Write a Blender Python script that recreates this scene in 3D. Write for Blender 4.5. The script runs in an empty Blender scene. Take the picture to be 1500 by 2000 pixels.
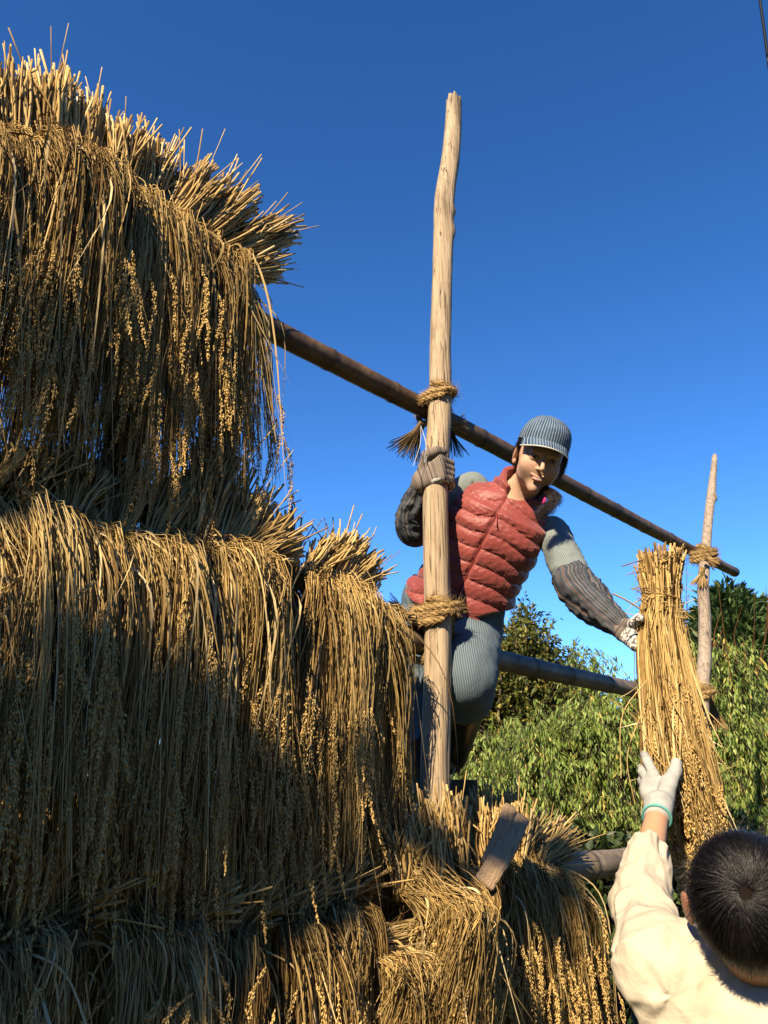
import bpy, math, random
import numpy as np
from mathutils import Vector, Matrix

sc = bpy.context.scene
col = sc.collection
rad = math.radians

# ---------------------------------------------------------------- camera
PITCH = rad(21.0); EYE = np.array([0.0, 0.0, 1.65]); F = 1560.0
cam = bpy.data.cameras.new("camera"); camo = bpy.data.objects.new("camera", cam); col.objects.link(camo)
cam.sensor_fit = 'VERTICAL'; cam.sensor_height = 36.0; cam.lens = F / 2000 * 36.0
cam.clip_start = 0.02; cam.clip_end = 3000
camo.location = EYE; camo.rotation_euler = (math.pi / 2 + PITCH, 0, 0)
sc.camera = camo

# ---------------------------------------------------------------- light
SUN_AZ, SUN_EL = rad(24.0), rad(36.0)      # light travels towards +y, turned to +x
world = bpy.data.worlds.new("World"); sc.world = world; world.use_nodes = True
wn = world.node_tree; bg = wn.nodes['Background']
sky = wn.nodes.new('ShaderNodeTexSky'); sky.sky_type = 'NISHITA'; sky.sun_disc = False
sky.sun_elevation = SUN_EL; sky.sun_rotation = math.pi + SUN_AZ
sky.altitude = 1200; sky.air_density = 0.9; sky.dust_density = 0.05; sky.ozone_density = 3.2
hs = wn.nodes.new('ShaderNodeHueSaturation'); hs.inputs['Saturation'].default_value = 1.14; hs.inputs['Hue'].default_value = .501; hs.inputs['Value'].default_value = .91
gm = wn.nodes.new('ShaderNodeGamma'); gm.inputs[1].default_value = 1.26
wn.links.new(sky.outputs[0], gm.inputs[0]); wn.links.new(gm.outputs[0], hs.inputs['Color']); wn.links.new(hs.outputs[0], bg.inputs[0]); bg.inputs[1].default_value = 0.080
sl = bpy.data.lights.new("sun", 'SUN'); sl.energy = 5.0; sl.angle = rad(0.55); sl.color = (1.0, 0.80, 0.55)
so = bpy.data.objects.new("sun", sl); col.objects.link(so)
sdir = Vector((math.sin(SUN_AZ) * math.cos(SUN_EL), math.cos(SUN_AZ) * math.cos(SUN_EL), -math.sin(SUN_EL)))
so.rotation_euler = sdir.to_track_quat('-Z', 'Y').to_euler(); so.location = (-4, -6, 8)
sc.view_settings.view_transform = 'Standard'; sc.view_settings.look = 'None'
sc.view_settings.exposure = 1.35; sc.view_settings.gamma = 1.0
sc.cycles.max_bounces = 6; sc.cycles.transparent_max_bounces = 8

# ---------------------------------------------------------------- geometry of the view
cP, sP = math.cos(PITCH), math.sin(PITCH)
RD = np.array([0.70711, 0.70711, 0.0]); RN = np.array([0.70711, -0.70711, 0.0]); UP = np.array([0, 0, 1.0]); RC = -1.704
def ray(px, py):
    x, y, z = px - 750.0, 1000.0 - py, F
    return np.array([x, z * cP - y * sP, z * sP + y * cP]) / F
def P(px, py, depth): return EYE + ray(px, py) * depth              # depth along the optical axis
def RP(px, py, off=0.0):                                            # point of the rack's upright plane
    r = ray(px, py); t = (RC + off) / (r @ RN); return EYE + r * t
def depth_of(p): d = np.asarray(p) - EYE; return d[..., 1] * cP + d[..., 2] * sP
def proj(p):
    d = np.asarray(p) - EYE; dep = d[..., 1] * cP + d[..., 2] * sP
    return 750 + F * d[..., 0] / dep, 1000 - F * (-d[..., 1] * sP + d[..., 2] * cP) / dep
def nrm(v): v = np.asarray(v, float); return v / np.maximum(np.linalg.norm(v, axis=-1, keepdims=True), 1e-9)

# ---------------------------------------------------------------- object helpers
def tag(o, label=None, cat=None, group=None, kind=None):
    if label: o['label'] = label
    if cat: o['category'] = cat
    if group: o['group'] = group
    if kind: o['kind'] = kind
    return o
def thing(name, label, cat, loc, group=None):
    o = bpy.data.objects.new(name, None); col.objects.link(o); o.location = tuple(loc); o.empty_display_size = 0.1
    return tag(o, label, cat, group)
def mesh(name, V, faces, mats, parent=None, attrs=None, smooth=True, mi=None):
    """faces: list of int arrays (n,k); vertices in world space"""
    V = np.asarray(V, np.float32).reshape(-1, 3)
    if parent is not None: V = V - np.array(parent_world(parent), np.float32)
    me = bpy.data.meshes.new(name); faces = [np.asarray(f, np.int32) for f in faces if len(f)]
    me.vertices.add(len(V)); me.vertices.foreach_set('co', V.ravel())
    tot = np.concatenate([np.full(len(f), f.shape[1], np.int32) for f in faces]); idx = np.concatenate([f.ravel() for f in faces])
    me.loops.add(len(idx)); me.loops.foreach_set('vertex_index', idx)
    me.polygons.add(len(tot)); st = np.zeros(len(tot), np.int32); st[1:] = np.cumsum(tot)[:-1]
    me.polygons.foreach_set('loop_start', st)
    try: me.polygons.foreach_set('loop_total', tot)
    except Exception: pass
    if smooth: me.polygons.foreach_set('use_smooth', np.ones(len(tot), bool))
    for m in (mats if isinstance(mats, (list, tuple)) else [mats]): me.materials.append(m)
    if mi is not None: me.polygons.foreach_set('material_index', np.asarray(mi, np.int32))
    me.update(calc_edges=True)
    for k, a in (attrs or {}).items():
        a = np.asarray(a, np.float32)
        if a.ndim == 1: at = me.attributes.new(k, 'FLOAT', 'POINT'); at.data.foreach_set('value', a)
        else: at = me.attributes.new(k, 'FLOAT_VECTOR', 'POINT'); at.data.foreach_set('vector', a.ravel())
    me.validate()
    o = bpy.data.objects.new(name, me); col.objects.link(o)
    if parent is not None: o.parent = parent
    return o
def parent_world(o):
    p = np.zeros(3)
    while o is not None: p = p + np.array(o.location); o = o.parent
    return p
class Geo:                                                          # collects pieces, links them as ONE mesh
    def __init__(s): s.V = []; s.Fq = []; s.Ft = []; s.n = 0; s.A = []; s.A2 = []
    def add(s, V, quads=None, tris=None, rnd=0.5, u=0.0):
        V = np.asarray(V, np.float32).reshape(-1, 3)
        if quads is not None and len(quads): s.Fq.append(np.asarray(quads) + s.n)
        if tris is not None and len(tris): s.Ft.append(np.asarray(tris) + s.n)
        s.V.append(V); s.n += len(V)
        s.A.append(np.broadcast_to(np.asarray(rnd, np.float32), (len(V),)).copy()); s.A2.append(np.broadcast_to(np.asarray(u, np.float32), (len(V),)).copy())
    def build(s, name, mat, parent=None, smooth=True):
        fs = []
        if s.Fq: fs.append(np.concatenate(s.Fq))
        if s.Ft: fs.append(np.concatenate(s.Ft))
        return mesh(name, np.concatenate(s.V), fs, mat, parent, {'rnd': np.concatenate(s.A), 'u': np.concatenate(s.A2)}, smooth)

def spline(C, K):
    """Catmull-Rom through controls C (N,M,3) -> (N,K,3)"""
    C = np.asarray(C, float)
    one = C.ndim == 2
    if one: C = C[None]
    N, M, D = C.shape
    E = np.concatenate([2 * C[:, :1] - C[:, 1:2], C, 2 * C[:, -1:] - C[:, -2:-1]], 1)
    t = np.linspace(0, M - 1 - 1e-6, K); i = np.floor(t).astype(int); f = (t - i)[None, :, None]
    p0, p1, p2, p3 = E[:, i], E[:, i + 1], E[:, i + 2], E[:, i + 3]
    R = 0.5 * (2 * p1 + (p2 - p0) * f + (2 * p0 - 5 * p1 + 4 * p2 - p3) * f * f + (3 * p1 - p0 - 3 * p2 + p3) * f ** 3)
    return R[0] if one else R
def frames(C, ref):
    T = nrm(np.gradient(C, axis=1)); ref = np.asarray(ref, float)
    if ref.ndim == 1: ref = np.broadcast_to(ref, (C.shape[0], 3))
    U = nrm(np.cross(T, ref[:, None, :])); Vv = np.cross(T, U)
    return T, U, Vv
def tubes(g, C, R, S=3, R2=None, ref=(0.31, -0.17, 0.93), rnd=0.5, caps=False, disp=None):
    """C (N,K,3) centre lines, R (N,K) radii; adds N tubes to g"""
    C = np.asarray(C, float)
    if C.ndim == 2: C = C[None]
    N, K, _ = C.shape; R = np.broadcast_to(np.asarray(R, float), (N, K)); R2 = R if R2 is None else np.broadcast_to(np.asarray(R2, float), (N, K))
    T, U, W = frames(C, ref)
    a = np.arange(S) * 2 * math.pi / S
    ca = np.cos(a)[None, None, :, None]; sa = np.sin(a)[None, None, :, None]
    if disp is not None: ca = ca * disp[..., None]; sa = sa * disp[..., None]
    V = C[:, :, None] + U[:, :, None] * ca * R[:, :, None, None] + W[:, :, None] * sa * R2[:, :, None, None]
    id = np.arange(N * K * S).reshape(N, K, S)
    q = np.stack([id[:, :-1], np.roll(id, -1, 2)[:, :-1], np.roll(id, -1, 2)[:, 1:], id[:, 1:]], -1).reshape(-1, 4)
    if S == 2: q = np.stack([id[:, :-1, 0], id[:, :-1, 1], id[:, 1:, 1], id[:, 1:, 0]], -1).reshape(-1, 4)
    V = V.reshape(-1, 3); tr = None
    rn = np.asarray(rnd, float)
    rn = np.repeat(rn, K * S) if rn.ndim == 1 and len(rn) == N else np.broadcast_to(rn, (N * K * S,)) if rn.ndim == 0 else rn
    uu = np.broadcast_to(np.linspace(0, 1, K)[None, :, None], (N, K, S)).ravel()
    if caps and S > 2:
        cv = np.concatenate([C[:, 0], C[:, -1]]); base = N * K * S
        j = np.arange(S); jn = (j + 1) % S
        t0 = np.stack([np.broadcast_to(base + np.arange(N)[:, None], (N, S)), id[:, 0, jn], id[:, 0, j]], -1).reshape(-1, 3)
        t1 = np.stack([np.broadcast_to(base + N + np.arange(N)[:, None], (N, S)), id[:, -1, j], id[:, -1, jn]], -1).reshape(-1, 3)
        tr = np.concatenate([t0, t1]); V = np.concatenate([V, cv])
        rn = np.concatenate([rn, np.full(2 * N, float(rn.mean()) if rn.size else .5)]); uu = np.concatenate([uu, np.zeros(N), np.ones(N)])
    g.add(V, q, tr, rn, uu)
def vnoise(p, seed=0):
    """cheap smooth noise from sums of sines, p (...,3) -> about -1..1"""
    r = np.random.RandomState(seed); s = 0; amp = 1; tot = 0
    for o in range(4):
        for k in range(3):
            w = r.normal(size=3) * (1.6 ** o); ph = r.uniform(0, 6.28)
            s = s + amp * np.sin(p[..., 0] * w[0] + p[..., 1] * w[1] + p[..., 2] * w[2] + ph); 
        tot += amp * 1.7; amp *= 0.6
    return s / tot

# ---------------------------------------------------------------- materials
def N(nt, t, **k):
    n = nt.nodes.new(t)
    for a, b in k.items():
        if a in n.inputs: n.inputs[a].default_value = b
        else: setattr(n, a, b)
    return n
def mat(name, rough=0.7, spec=0.3):
    m = bpy.data.materials.new(name); m.use_nodes = True; nt = m.node_tree; b = nt.nodes['Principled BSDF']
    b.inputs['Roughness'].default_value = rough; b.inputs['Specular IOR Level'].default_value = spec
    return m, nt, b
def ramp(nt, stops, fac=None, interp='LINEAR'):
    r = nt.nodes.new('ShaderNodeValToRGB'); e = r.color_ramp; e.interpolation = interp
    while len(e.elements) > 1: e.elements.remove(e.elements[0])
    e.elements[0].position = stops[0][0]; e.elements[0].color = (*stops[0][1], 1)
    for p, c in stops[1:]: x = e.elements.new(p); x.color = (*c, 1)
    if fac is not None: nt.links.new(fac, r.inputs[0])
    return r
def attr(nt, name, out='Fac'): a = N(nt, 'ShaderNodeAttribute', attribute_name=name); return a.outputs[out]
def coords(nt, scale=(1, 1, 1), rot=(0, 0, 0)):
    t = nt.nodes.new('ShaderNodeTexCoord'); m = nt.nodes.new('ShaderNodeMapping'); m.inputs['Scale'].default_value = scale; m.inputs['Rotation'].default_value = rot
    nt.links.new(t.outputs['Object'], m.inputs[0]); return m.outputs[0]
def noise(nt, vec, scale, detail=4, rough=0.55, dist=0):
    n = N(nt, 'ShaderNodeTexNoise'); n.inputs['Scale'].default_value = scale; n.inputs['Detail'].default_value = detail
    n.inputs['Roughness'].default_value = rough; n.inputs['Distortion'].default_value = dist
    if vec is not None: nt.links.new(vec, n.inputs['Vector'])
    return n.outputs['Fac']
def mth(nt, op, a, b=None, c=None):
    n = nt.nodes.new('ShaderNodeMath'); n.operation = op
    for i, x in enumerate((a, b, c)):
        if x is None: continue
        if isinstance(x, (int, float)): n.inputs[i].default_value = x
        else: nt.links.new(x, n.inputs[i])
    return n.outputs[0]
def mixc(nt, fac, a, b, mode='MIX'):
    n = nt.nodes.new('ShaderNodeMix'); n.data_type = 'RGBA'; n.blend_type = mode
    for s, x in ((n.inputs['Factor'], fac), (n.inputs[6], a), (n.inputs[7], b)):
        if isinstance(x, (int, float)): s.default_value = x
        elif isinstance(x, tuple): s.default_value = (*x, 1)
        else: nt.links.new(x, s)
    return n.outputs[2]
def bump(nt, b, h, strength=0.5, dist=0.01):
    n = nt.nodes.new('ShaderNodeBump'); n.inputs['Strength'].default_value = strength; n.inputs['Distance'].default_value = dist
    nt.links.new(h, n.inputs['Height']); nt.links.new(n.outputs[0], b.inputs['Normal']); return n
def setc(nt, b, c):
    if isinstance(c, tuple): b.inputs['Base Color'].default_value = (*c, 1)
    else: nt.links.new(c, b.inputs['Base Color'])

def straw_mat(name, stops, rough=0.5, mott=0.25):
    m, nt, b = mat(name, rough + .2, 0.06)
    c = ramp(nt, stops, attr(nt, 'rnd')).outputs[0]
    n = noise(nt, coords(nt), 60, 3)
    c = mixc(nt, mott, c, ramp(nt, [(.3, (.25, .2, .14)), (.6, (1, 1, 1))], n).outputs[0], 'MULTIPLY')
    setc(nt, b, c); return m
M = {}
M['straw'] = straw_mat('straw', [(0, (.07, .038, .012)), (.25, (.27, .17, .058)), (.5, (.60, .415, .155)), (.75, (.75, .54, .215)), (.9, (.56, .44, .20)), (1, (.86, .70, .36))])
M['butts'] = straw_mat('straw_stalk', [(0, (.08, .045, .016)), (.25, (.33, .21, .075)), (.6, (.66, .46, .18)), (.85, (.78, .57, .24)), (1, (.86, .69, .36))], 0.45)
M['leaf_dry'] = straw_mat('dry_leaf', [(0, (.13, .08, .03)), (.4, (.42, .30, .12)), (.8, (.68, .52, .25)), (1, (.82, .68, .40))], 0.6)
M['grain'] = straw_mat('rice_grain', [(0, (.42, .25, .08)), (.4, (.74, .50, .175)), (1, (.90, .68, .30))], 0.5, 0.15)
M['rope'] = straw_mat('straw_rope', [(0, (.30, .18, .07)), (.5, (.52, .35, .15)), (1, (.62, .45, .22))], 0.65, 0.4)
M['old_straw'] = straw_mat('old_straw', [(0, (.05, .035, .02)), (.7, (.16, .11, .06)), (1, (.45, .33, .17))], 0.65, 0.3)

def wood_mat(name, pale, mid, dark, grain=90, mott=6, stain=0.5):
    m, nt, b = mat(name, 0.75, 0.2)
    v = coords(nt, (1, 1, 0.045)); g = noise(nt, v, grain, 5, 0.65, 0.3); v2 = coords(nt, (1, 1, 0.25)); h = noise(nt, v2, mott, 4, 0.6)
    c = ramp(nt, [(.28, dark), (.42, mid), (.62, pale)], g).outputs[0]
    c = mixc(nt, ramp(nt, [(.52, (0, 0, 0)), (.72, (stain,) * 3)], h).outputs[0], c, tuple(x * 0.28 for x in mid))
    ck = noise(nt, coords(nt, (1, 1, .02)), grain * 2.2, 3, .5, .5); c = mixc(nt, ramp(nt, [(.33, (.9, .9, .9)), (.40, (0, 0, 0))], ck).outputs[0], c, tuple(x * .35 for x in dark))
    sp = noise(nt, coords(nt, (1, 1, .5)), 34, 4, .7); c = mixc(nt, ramp(nt, [(.60, (0, 0, 0)), (.70, (.55, .55, .55))], sp).outputs[0], c, tuple(x * .5 for x in mid))
    setc(nt, b, c); bump(nt, b, mth(nt, 'ADD', g, ck), 0.8, 0.005); return m
M['post'] = wood_mat('weathered_post_wood', (.60, .475, .315), (.45, .345, .22), (.17, .12, .075), 70, 9, .75)
M['grey_wood'] = wood_mat('grey_post_wood', (.52, .45, .36), (.38, .31, .24), (.10, .08, .06), 110, 7, .6)
M['slab'] = wood_mat('slab_wood', (.74, .54, .35), (.58, .41, .25), (.22, .14, .085), 60, 10, .5)
def slab_mat():
    m, nt, b = mat('split_wood', .8, .15); cx = nt.nodes.new('ShaderNodeCombineXYZ'); nt.links.new(mth(nt, 'MULTIPLY', attr(nt, 'rnd'), 9.0), cx.inputs[0]); nt.links.new(mth(nt, 'MULTIPLY', attr(nt, 'u'), 2.2), cx.inputs[1])
    n = noise(nt, cx.outputs[0], 2.2, 5, .65, .4); setc(nt, b, ramp(nt, [(.3, (.16, .095, .05)), (.42, (.50, .34, .20)), (.6, (.72, .52, .32)), (.75, (.50, .37, .25))], n).outputs[0]); bump(nt, b, n, .9, .006); return m
M['split_wood'] = slab_mat()
def bamboo_mat(name, a, b_, c_):
    m, nt, b = mat(name, 0.5, 0.3)
    n1 = noise(nt, coords(nt), 9, 5, 0.65); n2 = noise(nt, coords(nt), 45, 4, 0.7)
    c = ramp(nt, [(.35, a), (.5, b_), (.66, c_)], n1).outputs[0]
    c = mixc(nt, ramp(nt, [(.5, (0, 0, 0)), (.7, (.6, .6, .6))], n2).outputs[0], c, tuple(x * .45 for x in a))
    c = mixc(nt, ramp(nt, [(0, (0, 0, 0)), (1, (.85, .85, .85))], attr(nt, 'rnd')).outputs[0], c, (.035, .025, .018))
    setc(nt, b, c); bump(nt, b, n2, 0.25, 0.003); return m
M['bamboo_top'] = bamboo_mat('weathered_bamboo', (.07, .045, .026), (.14, .085, .045), (.23, .15, .075))
M['bamboo_mid'] = bamboo_mat('grey_bamboo', (.10, .08, .055), (.18, .145, .105), (.30, .25, .18))
M['bamboo_low'] = bamboo_mat('dusty_bamboo', (.16, .125, .085), (.25, .20, .135), (.36, .29, .19))
# ================================================================ the setting
def ground():
    m, nt, b = mat('dry_grass_ground', 0.95, 0.1); n = noise(nt, coords(nt), 1.7, 6, .7)
    setc(nt, b, ramp(nt, [(.35, (.035, .045, .015)), (.5, (.07, .085, .03)), (.65, (.13, .115, .06))], n).outputs[0])
    n_ = 90; e = np.sign(np.linspace(-1, 1, n_)) * np.abs(np.linspace(-1, 1, n_)) ** 3 * 1500
    X, Y = np.meshgrid(e, e, indexing='ij'); Z = 0.05 * np.sin(X * .9) * np.cos(Y * .7) * (np.hypot(X, Y) > 1.5)
    R = np.hypot(X, Y)
    id = np.arange(n_ * n_).reshape(n_, n_); q = np.stack([id[:-1, :-1], id[1:, :-1], id[1:, 1:], id[:-1, 1:]], -1).reshape(-1, 4)
    o = mesh('ground', np.stack([X, Y, Z], -1), [q], m); tag(o, kind='structure')
ground()

# ================================================================ the drying rack
def post(name, pts, widths, off, m, label, K=170, S=28, seed=1, knots=(), ztop_rag=0.0):
    px = np.array(pts, float); C = np.array([RP(x, y, off) for x, y in px]); r = np.array([w / 2 * depth_of(c) / F for w, c in zip(widths, C)])
    base = C[-1].copy(); base[2] = -0.3; C = np.vstack([C, base]); r = np.append(r, r[-1] * 1.08)
    Cs = spline(C, K); rs = np.interp(np.linspace(0, len(r) - 1, K), np.arange(len(r)), r)
    t = thing(name, label, 'wooden post', (C[-1][0], C[-1][1], 0))
    a = np.arange(S) * 2 * math.pi / S; rr = np.random.RandomState(seed)
    A, Zz = np.meshgrid(a, Cs[:, 2]); q = np.stack([np.cos(A) * 1.3, np.sin(A) * 1.3, Zz * 2.2], -1)
    disp = 1 + 0.10 * vnoise(q, seed) + 0.045 * vnoise(np.stack([np.cos(A) * 6, np.sin(A) * 6, Zz * 1.5], -1), seed + 1) + .035 * vnoise(q * 7, seed + 2)
    for kz, ka, amp, w in knots: disp += amp * np.exp(-((Zz - kz) / w) ** 2 - (((A - ka + math.pi) % (2 * math.pi) - math.pi) / .5) ** 2)
    g = Geo(); tubes(g, Cs, rs, S, caps=True, disp=disp[None], ref=(0, -1, 0.02))
    V = np.concatenate(g.V)
    k = np.arange(S); V[k, 2] += rr.uniform(-.5, 1, S) * ztop_rag              # broken top
    g.V = [V]; g.build('pole', m, t)
    return t, Cs, rs
main_pts = [(886, 196), (884, 250), (879, 310), (868, 385), (866, 450), (864, 520), (862, 600), (860, 680), (860, 740), (858, 820), (853, 900), (851, 980), (853, 1080), (856, 1180), (857, 1280), (855, 1380), (852, 1480), (850, 1600), (848, 1800)]
main_w = [29, 31, 34, 38, 38, 38, 39, 41, 43, 46, 48, 50, 51, 52, 53, 55, 57, 60, 62]
zk = lambda px, py, off: RP(px, py, off)[2]
MP, MC, MR = post('rack_post', main_pts, main_w, 0.088, M['post'], 'tall pale wooden post standing upright in front of the woman', knots=[(zk(850, 400, .088), 1.57 * 0 + 3.14, .22, .02), (zk(850, 440, .088), 3.14, .22, .03), (zk(860, 700, .088), 4.7, .1, .05)], ztop_rag=0.02)
far_pts = [(1396, 895), (1390, 960), (1383, 1020), (1378, 1085), (1374, 1150), (1377, 1210), (1376, 1290), (1370, 1350), (1370, 1420), (1371, 1520), (1372, 1640), (1372, 1800)]
far_w = [10, 17, 19, 20, 22, 23, 25, 27, 29, 30, 31, 32]
FP, FC, FR = post('rack_post', far_pts, far_w, 0.078, M['grey_wood'], 'thinner grey wooden post with broken top at the far end of the rails', K=130, S=20, seed=9, knots=[(zk(1380, 965, .08), 3.3, .6, .02)], ztop_rag=0.03)

def rail(pts, radii, m, label, K=260, nodes=0.27, ph=0.0, ends=0):
    C = np.array([RP(x, y, o) for x, y, o in pts]); Cs = spline(C, K); r = np.interp(np.linspace(0, 1, K), np.linspace(0, 1, len(radii)), radii)
    s = np.concatenate([[0], np.cumsum(np.linalg.norm(np.diff(Cs, axis=0), axis=1))]); rr = np.random.RandomState(int(ph * 100) + 3)
    npos = []; x = ph * nodes
    while x < s[-1]: npos.append(x); x += nodes * rr.uniform(.85, 1.15)
    d = np.min(np.abs(s[:, None] - np.array(npos)[None]), 1)
    r = r * (1 + 0.10 * np.exp(-(d / .008) ** 2) - .015 * np.exp(-(d / .03) ** 2)); dark = np.exp(-((d) / .010) ** 2)
    wob = np.cumsum(rr.normal(0, .0003, K)); Cs[:, 2] += wob - np.linspace(0, wob[-1], K)
    t = thing('bamboo_rail', label, 'bamboo pole', Cs[K // 2]); g = Geo(); S = 18
    tubes(g, Cs, r, S, caps=True, rnd=np.repeat(dark, S)); g.build('pole', m, t)
    return t, Cs, r
T1 = rail([(-330, 186, 0), (-100, 307, 0), (200, 466, 0), (550, 652, 0), (860, 815, -.005), (1150, 970, 0), (1300, 1049, 0), (1436, 1118, 0)], [.040, .039, .037, .037, .036, .034, .031, .027], M['bamboo_top'], 'long dark bamboo pole running behind her cap, uppermost of the three rails', K=420)
T2 = rail([(-330, 985, 0), (0, 1062, 0), (380, 1151, 0), (760, 1240, 0), (975, 1291, 0), (1240, 1347, 0), (1383, 1378, 0)], [.045, .045, .044, .043, .037, .033, .031], M['bamboo_mid'], 'grey bamboo pole passing under her hips, middle one of the three rails', K=360, ph=.4)
T3 = rail([(-330, 1851, 0), (0, 1815, 0), (500, 1760, 0), (850, 1722, 0), (1100, 1696, 0), (1330, 1671, 0), (1480, 1656, 0)], [.05, .05, .05, .050, .05, .045, .042], M['bamboo_low'], 'thick brown bamboo pole ending behind the man, lowest of the three rails', K=360, ph=.7)

# ---- straw rope
def rope(g, pts, r, K=160, twist=55, seed=0, rough=.12):
    C = spline(np.array(pts), K); s = np.concatenate([[0], np.cumsum(np.linalg.norm(np.diff(C, axis=0), axis=1))]); T, U, W = frames(C[None], (0.2, .3, .93)); U, W = U[0], W[0]
    rr = np.random.RandomState(seed)
    for k in range(3):
        a = s * twist * (0.02 / r) + k * 2.094
        Q = C + (U * np.cos(a)[:, None] + W * np.sin(a)[:, None]) * r * .5
        tubes(g, Q, r * .56 * (1 + .1 * rr.normal(size=K)), 7, rnd=np.clip(.55 + .2 * rr.normal(size=K * 7), 0, 1))
    n = int(s[-1] * 900)                                             # loose fibres
    i = rr.randint(1, K - 2, n); a = rr.uniform(0, 6.28, n); rad_ = U[i] * np.cos(a)[:, None] + W[i] * np.sin(a)[:, None]
    p0 = C[i] + rad_ * r * .9; tt = T[0][i]; L = rr.uniform(.3, 1.5, n)[:, None] * r * 1.4
    p1 = p0 + tt * L + rad_ * L * .35; p2 = p1 + tt * L * .8 + rad_ * L * .5 + rr.normal(0, .3, (n, 3)) * L
    tubes(g, spline(np.stack([p0, p1, p2], 1), 5), np.linspace(1, .4, 5)[None] * .0008, 3, rnd=rr.uniform(.4, 1, n))
def loop(c, ax, ra, rb, tilt, turns, ph=0.0, rise=.02, n=14, u=None, v=None):
    """winding path around axis"""
    out = []; m = int(n * turns)
    for i in range(m + 1):
        a = ph + 2 * math.pi * i / n; f = i / m
        out.append(c + u * ra * math.cos(a) + v * rb * math.sin(a) + ax * (rise * (f - .5) * turns + tilt * math.cos(a)))
    return out
def brush(g, root, direc, n, L, spread, seed, r=.0011, droop=0.0, rn=(0, 1)):
    rr = np.random.RandomState(seed); direc = nrm(direc); a = nrm(np.cross(direc, [0.1, .2, .97])); b = np.cross(direc, a)
    q = rr.normal(0, 1, (n, 2)); q /= np.maximum(1, np.linalg.norm(q, axis=1, keepdims=True) / 1.6)
    o = a * q[:, :1] + b * q[:, 1:]; l = L * rr.uniform(.75, 1.08, (n, 1))
    C = np.stack([root + o * .008, root + direc * l * .35 + o * spread * l * .25, root + direc * l * .7 + o * spread * l * .6 - UP * droop * l * .3, root + direc * l + o * spread * l - UP * droop * l], 1)
    tubes(g, spline(C, 8), np.linspace(1, .7, 8)[None] * r, 3, rnd=rr.uniform(rn[0], rn[1], n))
X_, Y_ = np.array([1., 0, 0]), np.array([0, 1., 0])
def post_at(C, z): return C[np.argmin(np.abs(C[:, 2] - z))]
def lash(name, label, pc, rc, pr, rr_, seed, r=.010, turns=1.5, tilt=.012):
    t = thing(name, label, 'straw rope', pc)
    g = Geo(); c = (pc * .75 + rc * .25)
    u, v = RD, RN                                                     # round post at pc, passing over the rail behind
    rope(g, loop(pc - RN * .012, UP, pr + r, pr + r + .02, tilt, turns, ph=2.2, rise=.02, u=RD, v=RN), r, seed=seed)
    g.build('post_winding', M['rope'], t)
    g = Geo()
    rope(g, loop(rc - RD * (pr + .025), RD, rr_ + r, rr_ + r, -.01, 1.6, rise=.024, u=UP, v=RN), r, seed=seed + 1)
    rope(g, [rc - RD * (pr + .03) + UP * (rr_ + .02) + RN * .02, pc - RD * pr * 1.0 + UP * .03 + RN * .01, pc + RN * (pr + r) + UP * .01, pc + RD * (pr + r) - UP * .0, rc + RD * (pr + .02) - UP * rr_ * 1.1], r * .95, K=70, seed=seed + 2)
    g.build('rail_winding', M['rope'], t)
    return t
zt = RP(860, 770, .088)[2]; pc = post_at(MC, zt); rc = RP(858, 814, 0.0)
L1 = lash('rope_lashing', 'twisted straw rope tying the uppermost rail to the tall pale post', pc, rc, .040, .037, 5, r=.0095)
g = Geo(); brush(g, RP(826, 826, .03), P(783, 890, 2.6) - P(824, 826, 2.6), 110, .135, .34, 3, .0016); g.build('straw_tail', M['old_straw'], L1)
g = Geo(); brush(g, RP(880, 835, .02), P(893, 895, 2.6) - P(882, 830, 2.6), 60, .11, .30, 4, .0014); brush(g, RP(882, 835, .06), P(905, 832, 2.6) - P(884, 838, 2.6), 24, .06, .55, 8, .0016, rn=(.9, 1)); g.build('straw_tail', M['old_straw'], L1)
zt = RP(856, 1196, .088)[2]; pc = post_at(MC, zt); rc = RP(850, 1262, 0.0)
L2 = lash('rope_lashing', 'thick straw rope wound round the tall pale post below her hips', pc, rc, .049, .045, 15, r=.0108, turns=2.6, tilt=.016)
g = Geo(); brush(g, RP(812, 1205, .06), P(760, 1200, 2.6) - P(812, 1206, 2.6), 160, .085, .5, 13, .0011, rn=(.6, 1)); g.build('frayed_end', M['rope'], L2); g = Geo(); brush(g, RP(880, 1215, .05), P(884, 1260, 2.6) - P(880, 1215, 2.6), 90, .085, .3, 14, .0011, rn=(.6, 1)); g.build('frayed_end', M['rope'], L2)
zt = RP(1378, 1085, .078)[2]; pc = post_at(FC, zt); rc = RP(1376, 1088, 0.0)
L3 = lash('rope_lashing', 'straw rope with frayed end tying the uppermost rail to the grey far post', pc, rc, .032, .031, 25, r=.011, turns=2.6)
g = Geo(); brush(g, RP(1374, 1108, .11), P(1368, 1135, 2.6) - P(1374, 1108, 2.6), 150, .10, .3, 23, .0018, rn=(.5, 1)); g.build('frayed_end', M['rope'], L3); g = Geo(); brush(g, RP(1376, 1090, .11), P(1398, 1100, 2.6) - P(1376, 1090, 2.6), 80, .07, .35, 24, .0018, rn=(.5, 1)); g.build('frayed_end', M['rope'], L3)
zt = RP(1370, 1352, .078)[2]; pc = post_at(FC, zt); rc = RP(1370, 1374, 0.0)
L4 = lash('rope_lashing', 'straw rope with hanging tassel tied round the grey far post', pc, rc, .038, .033, 35, r=.0105, turns=1.6)
g = Geo(); brush(g, RP(1386, 1352, .08), P(1396, 1415, 2.6) - P(1388, 1355, 2.6), 260, .17, .22, 33, .0018, rn=(.5, 1)); g.build('tassel', M['rope'], L4)
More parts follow.
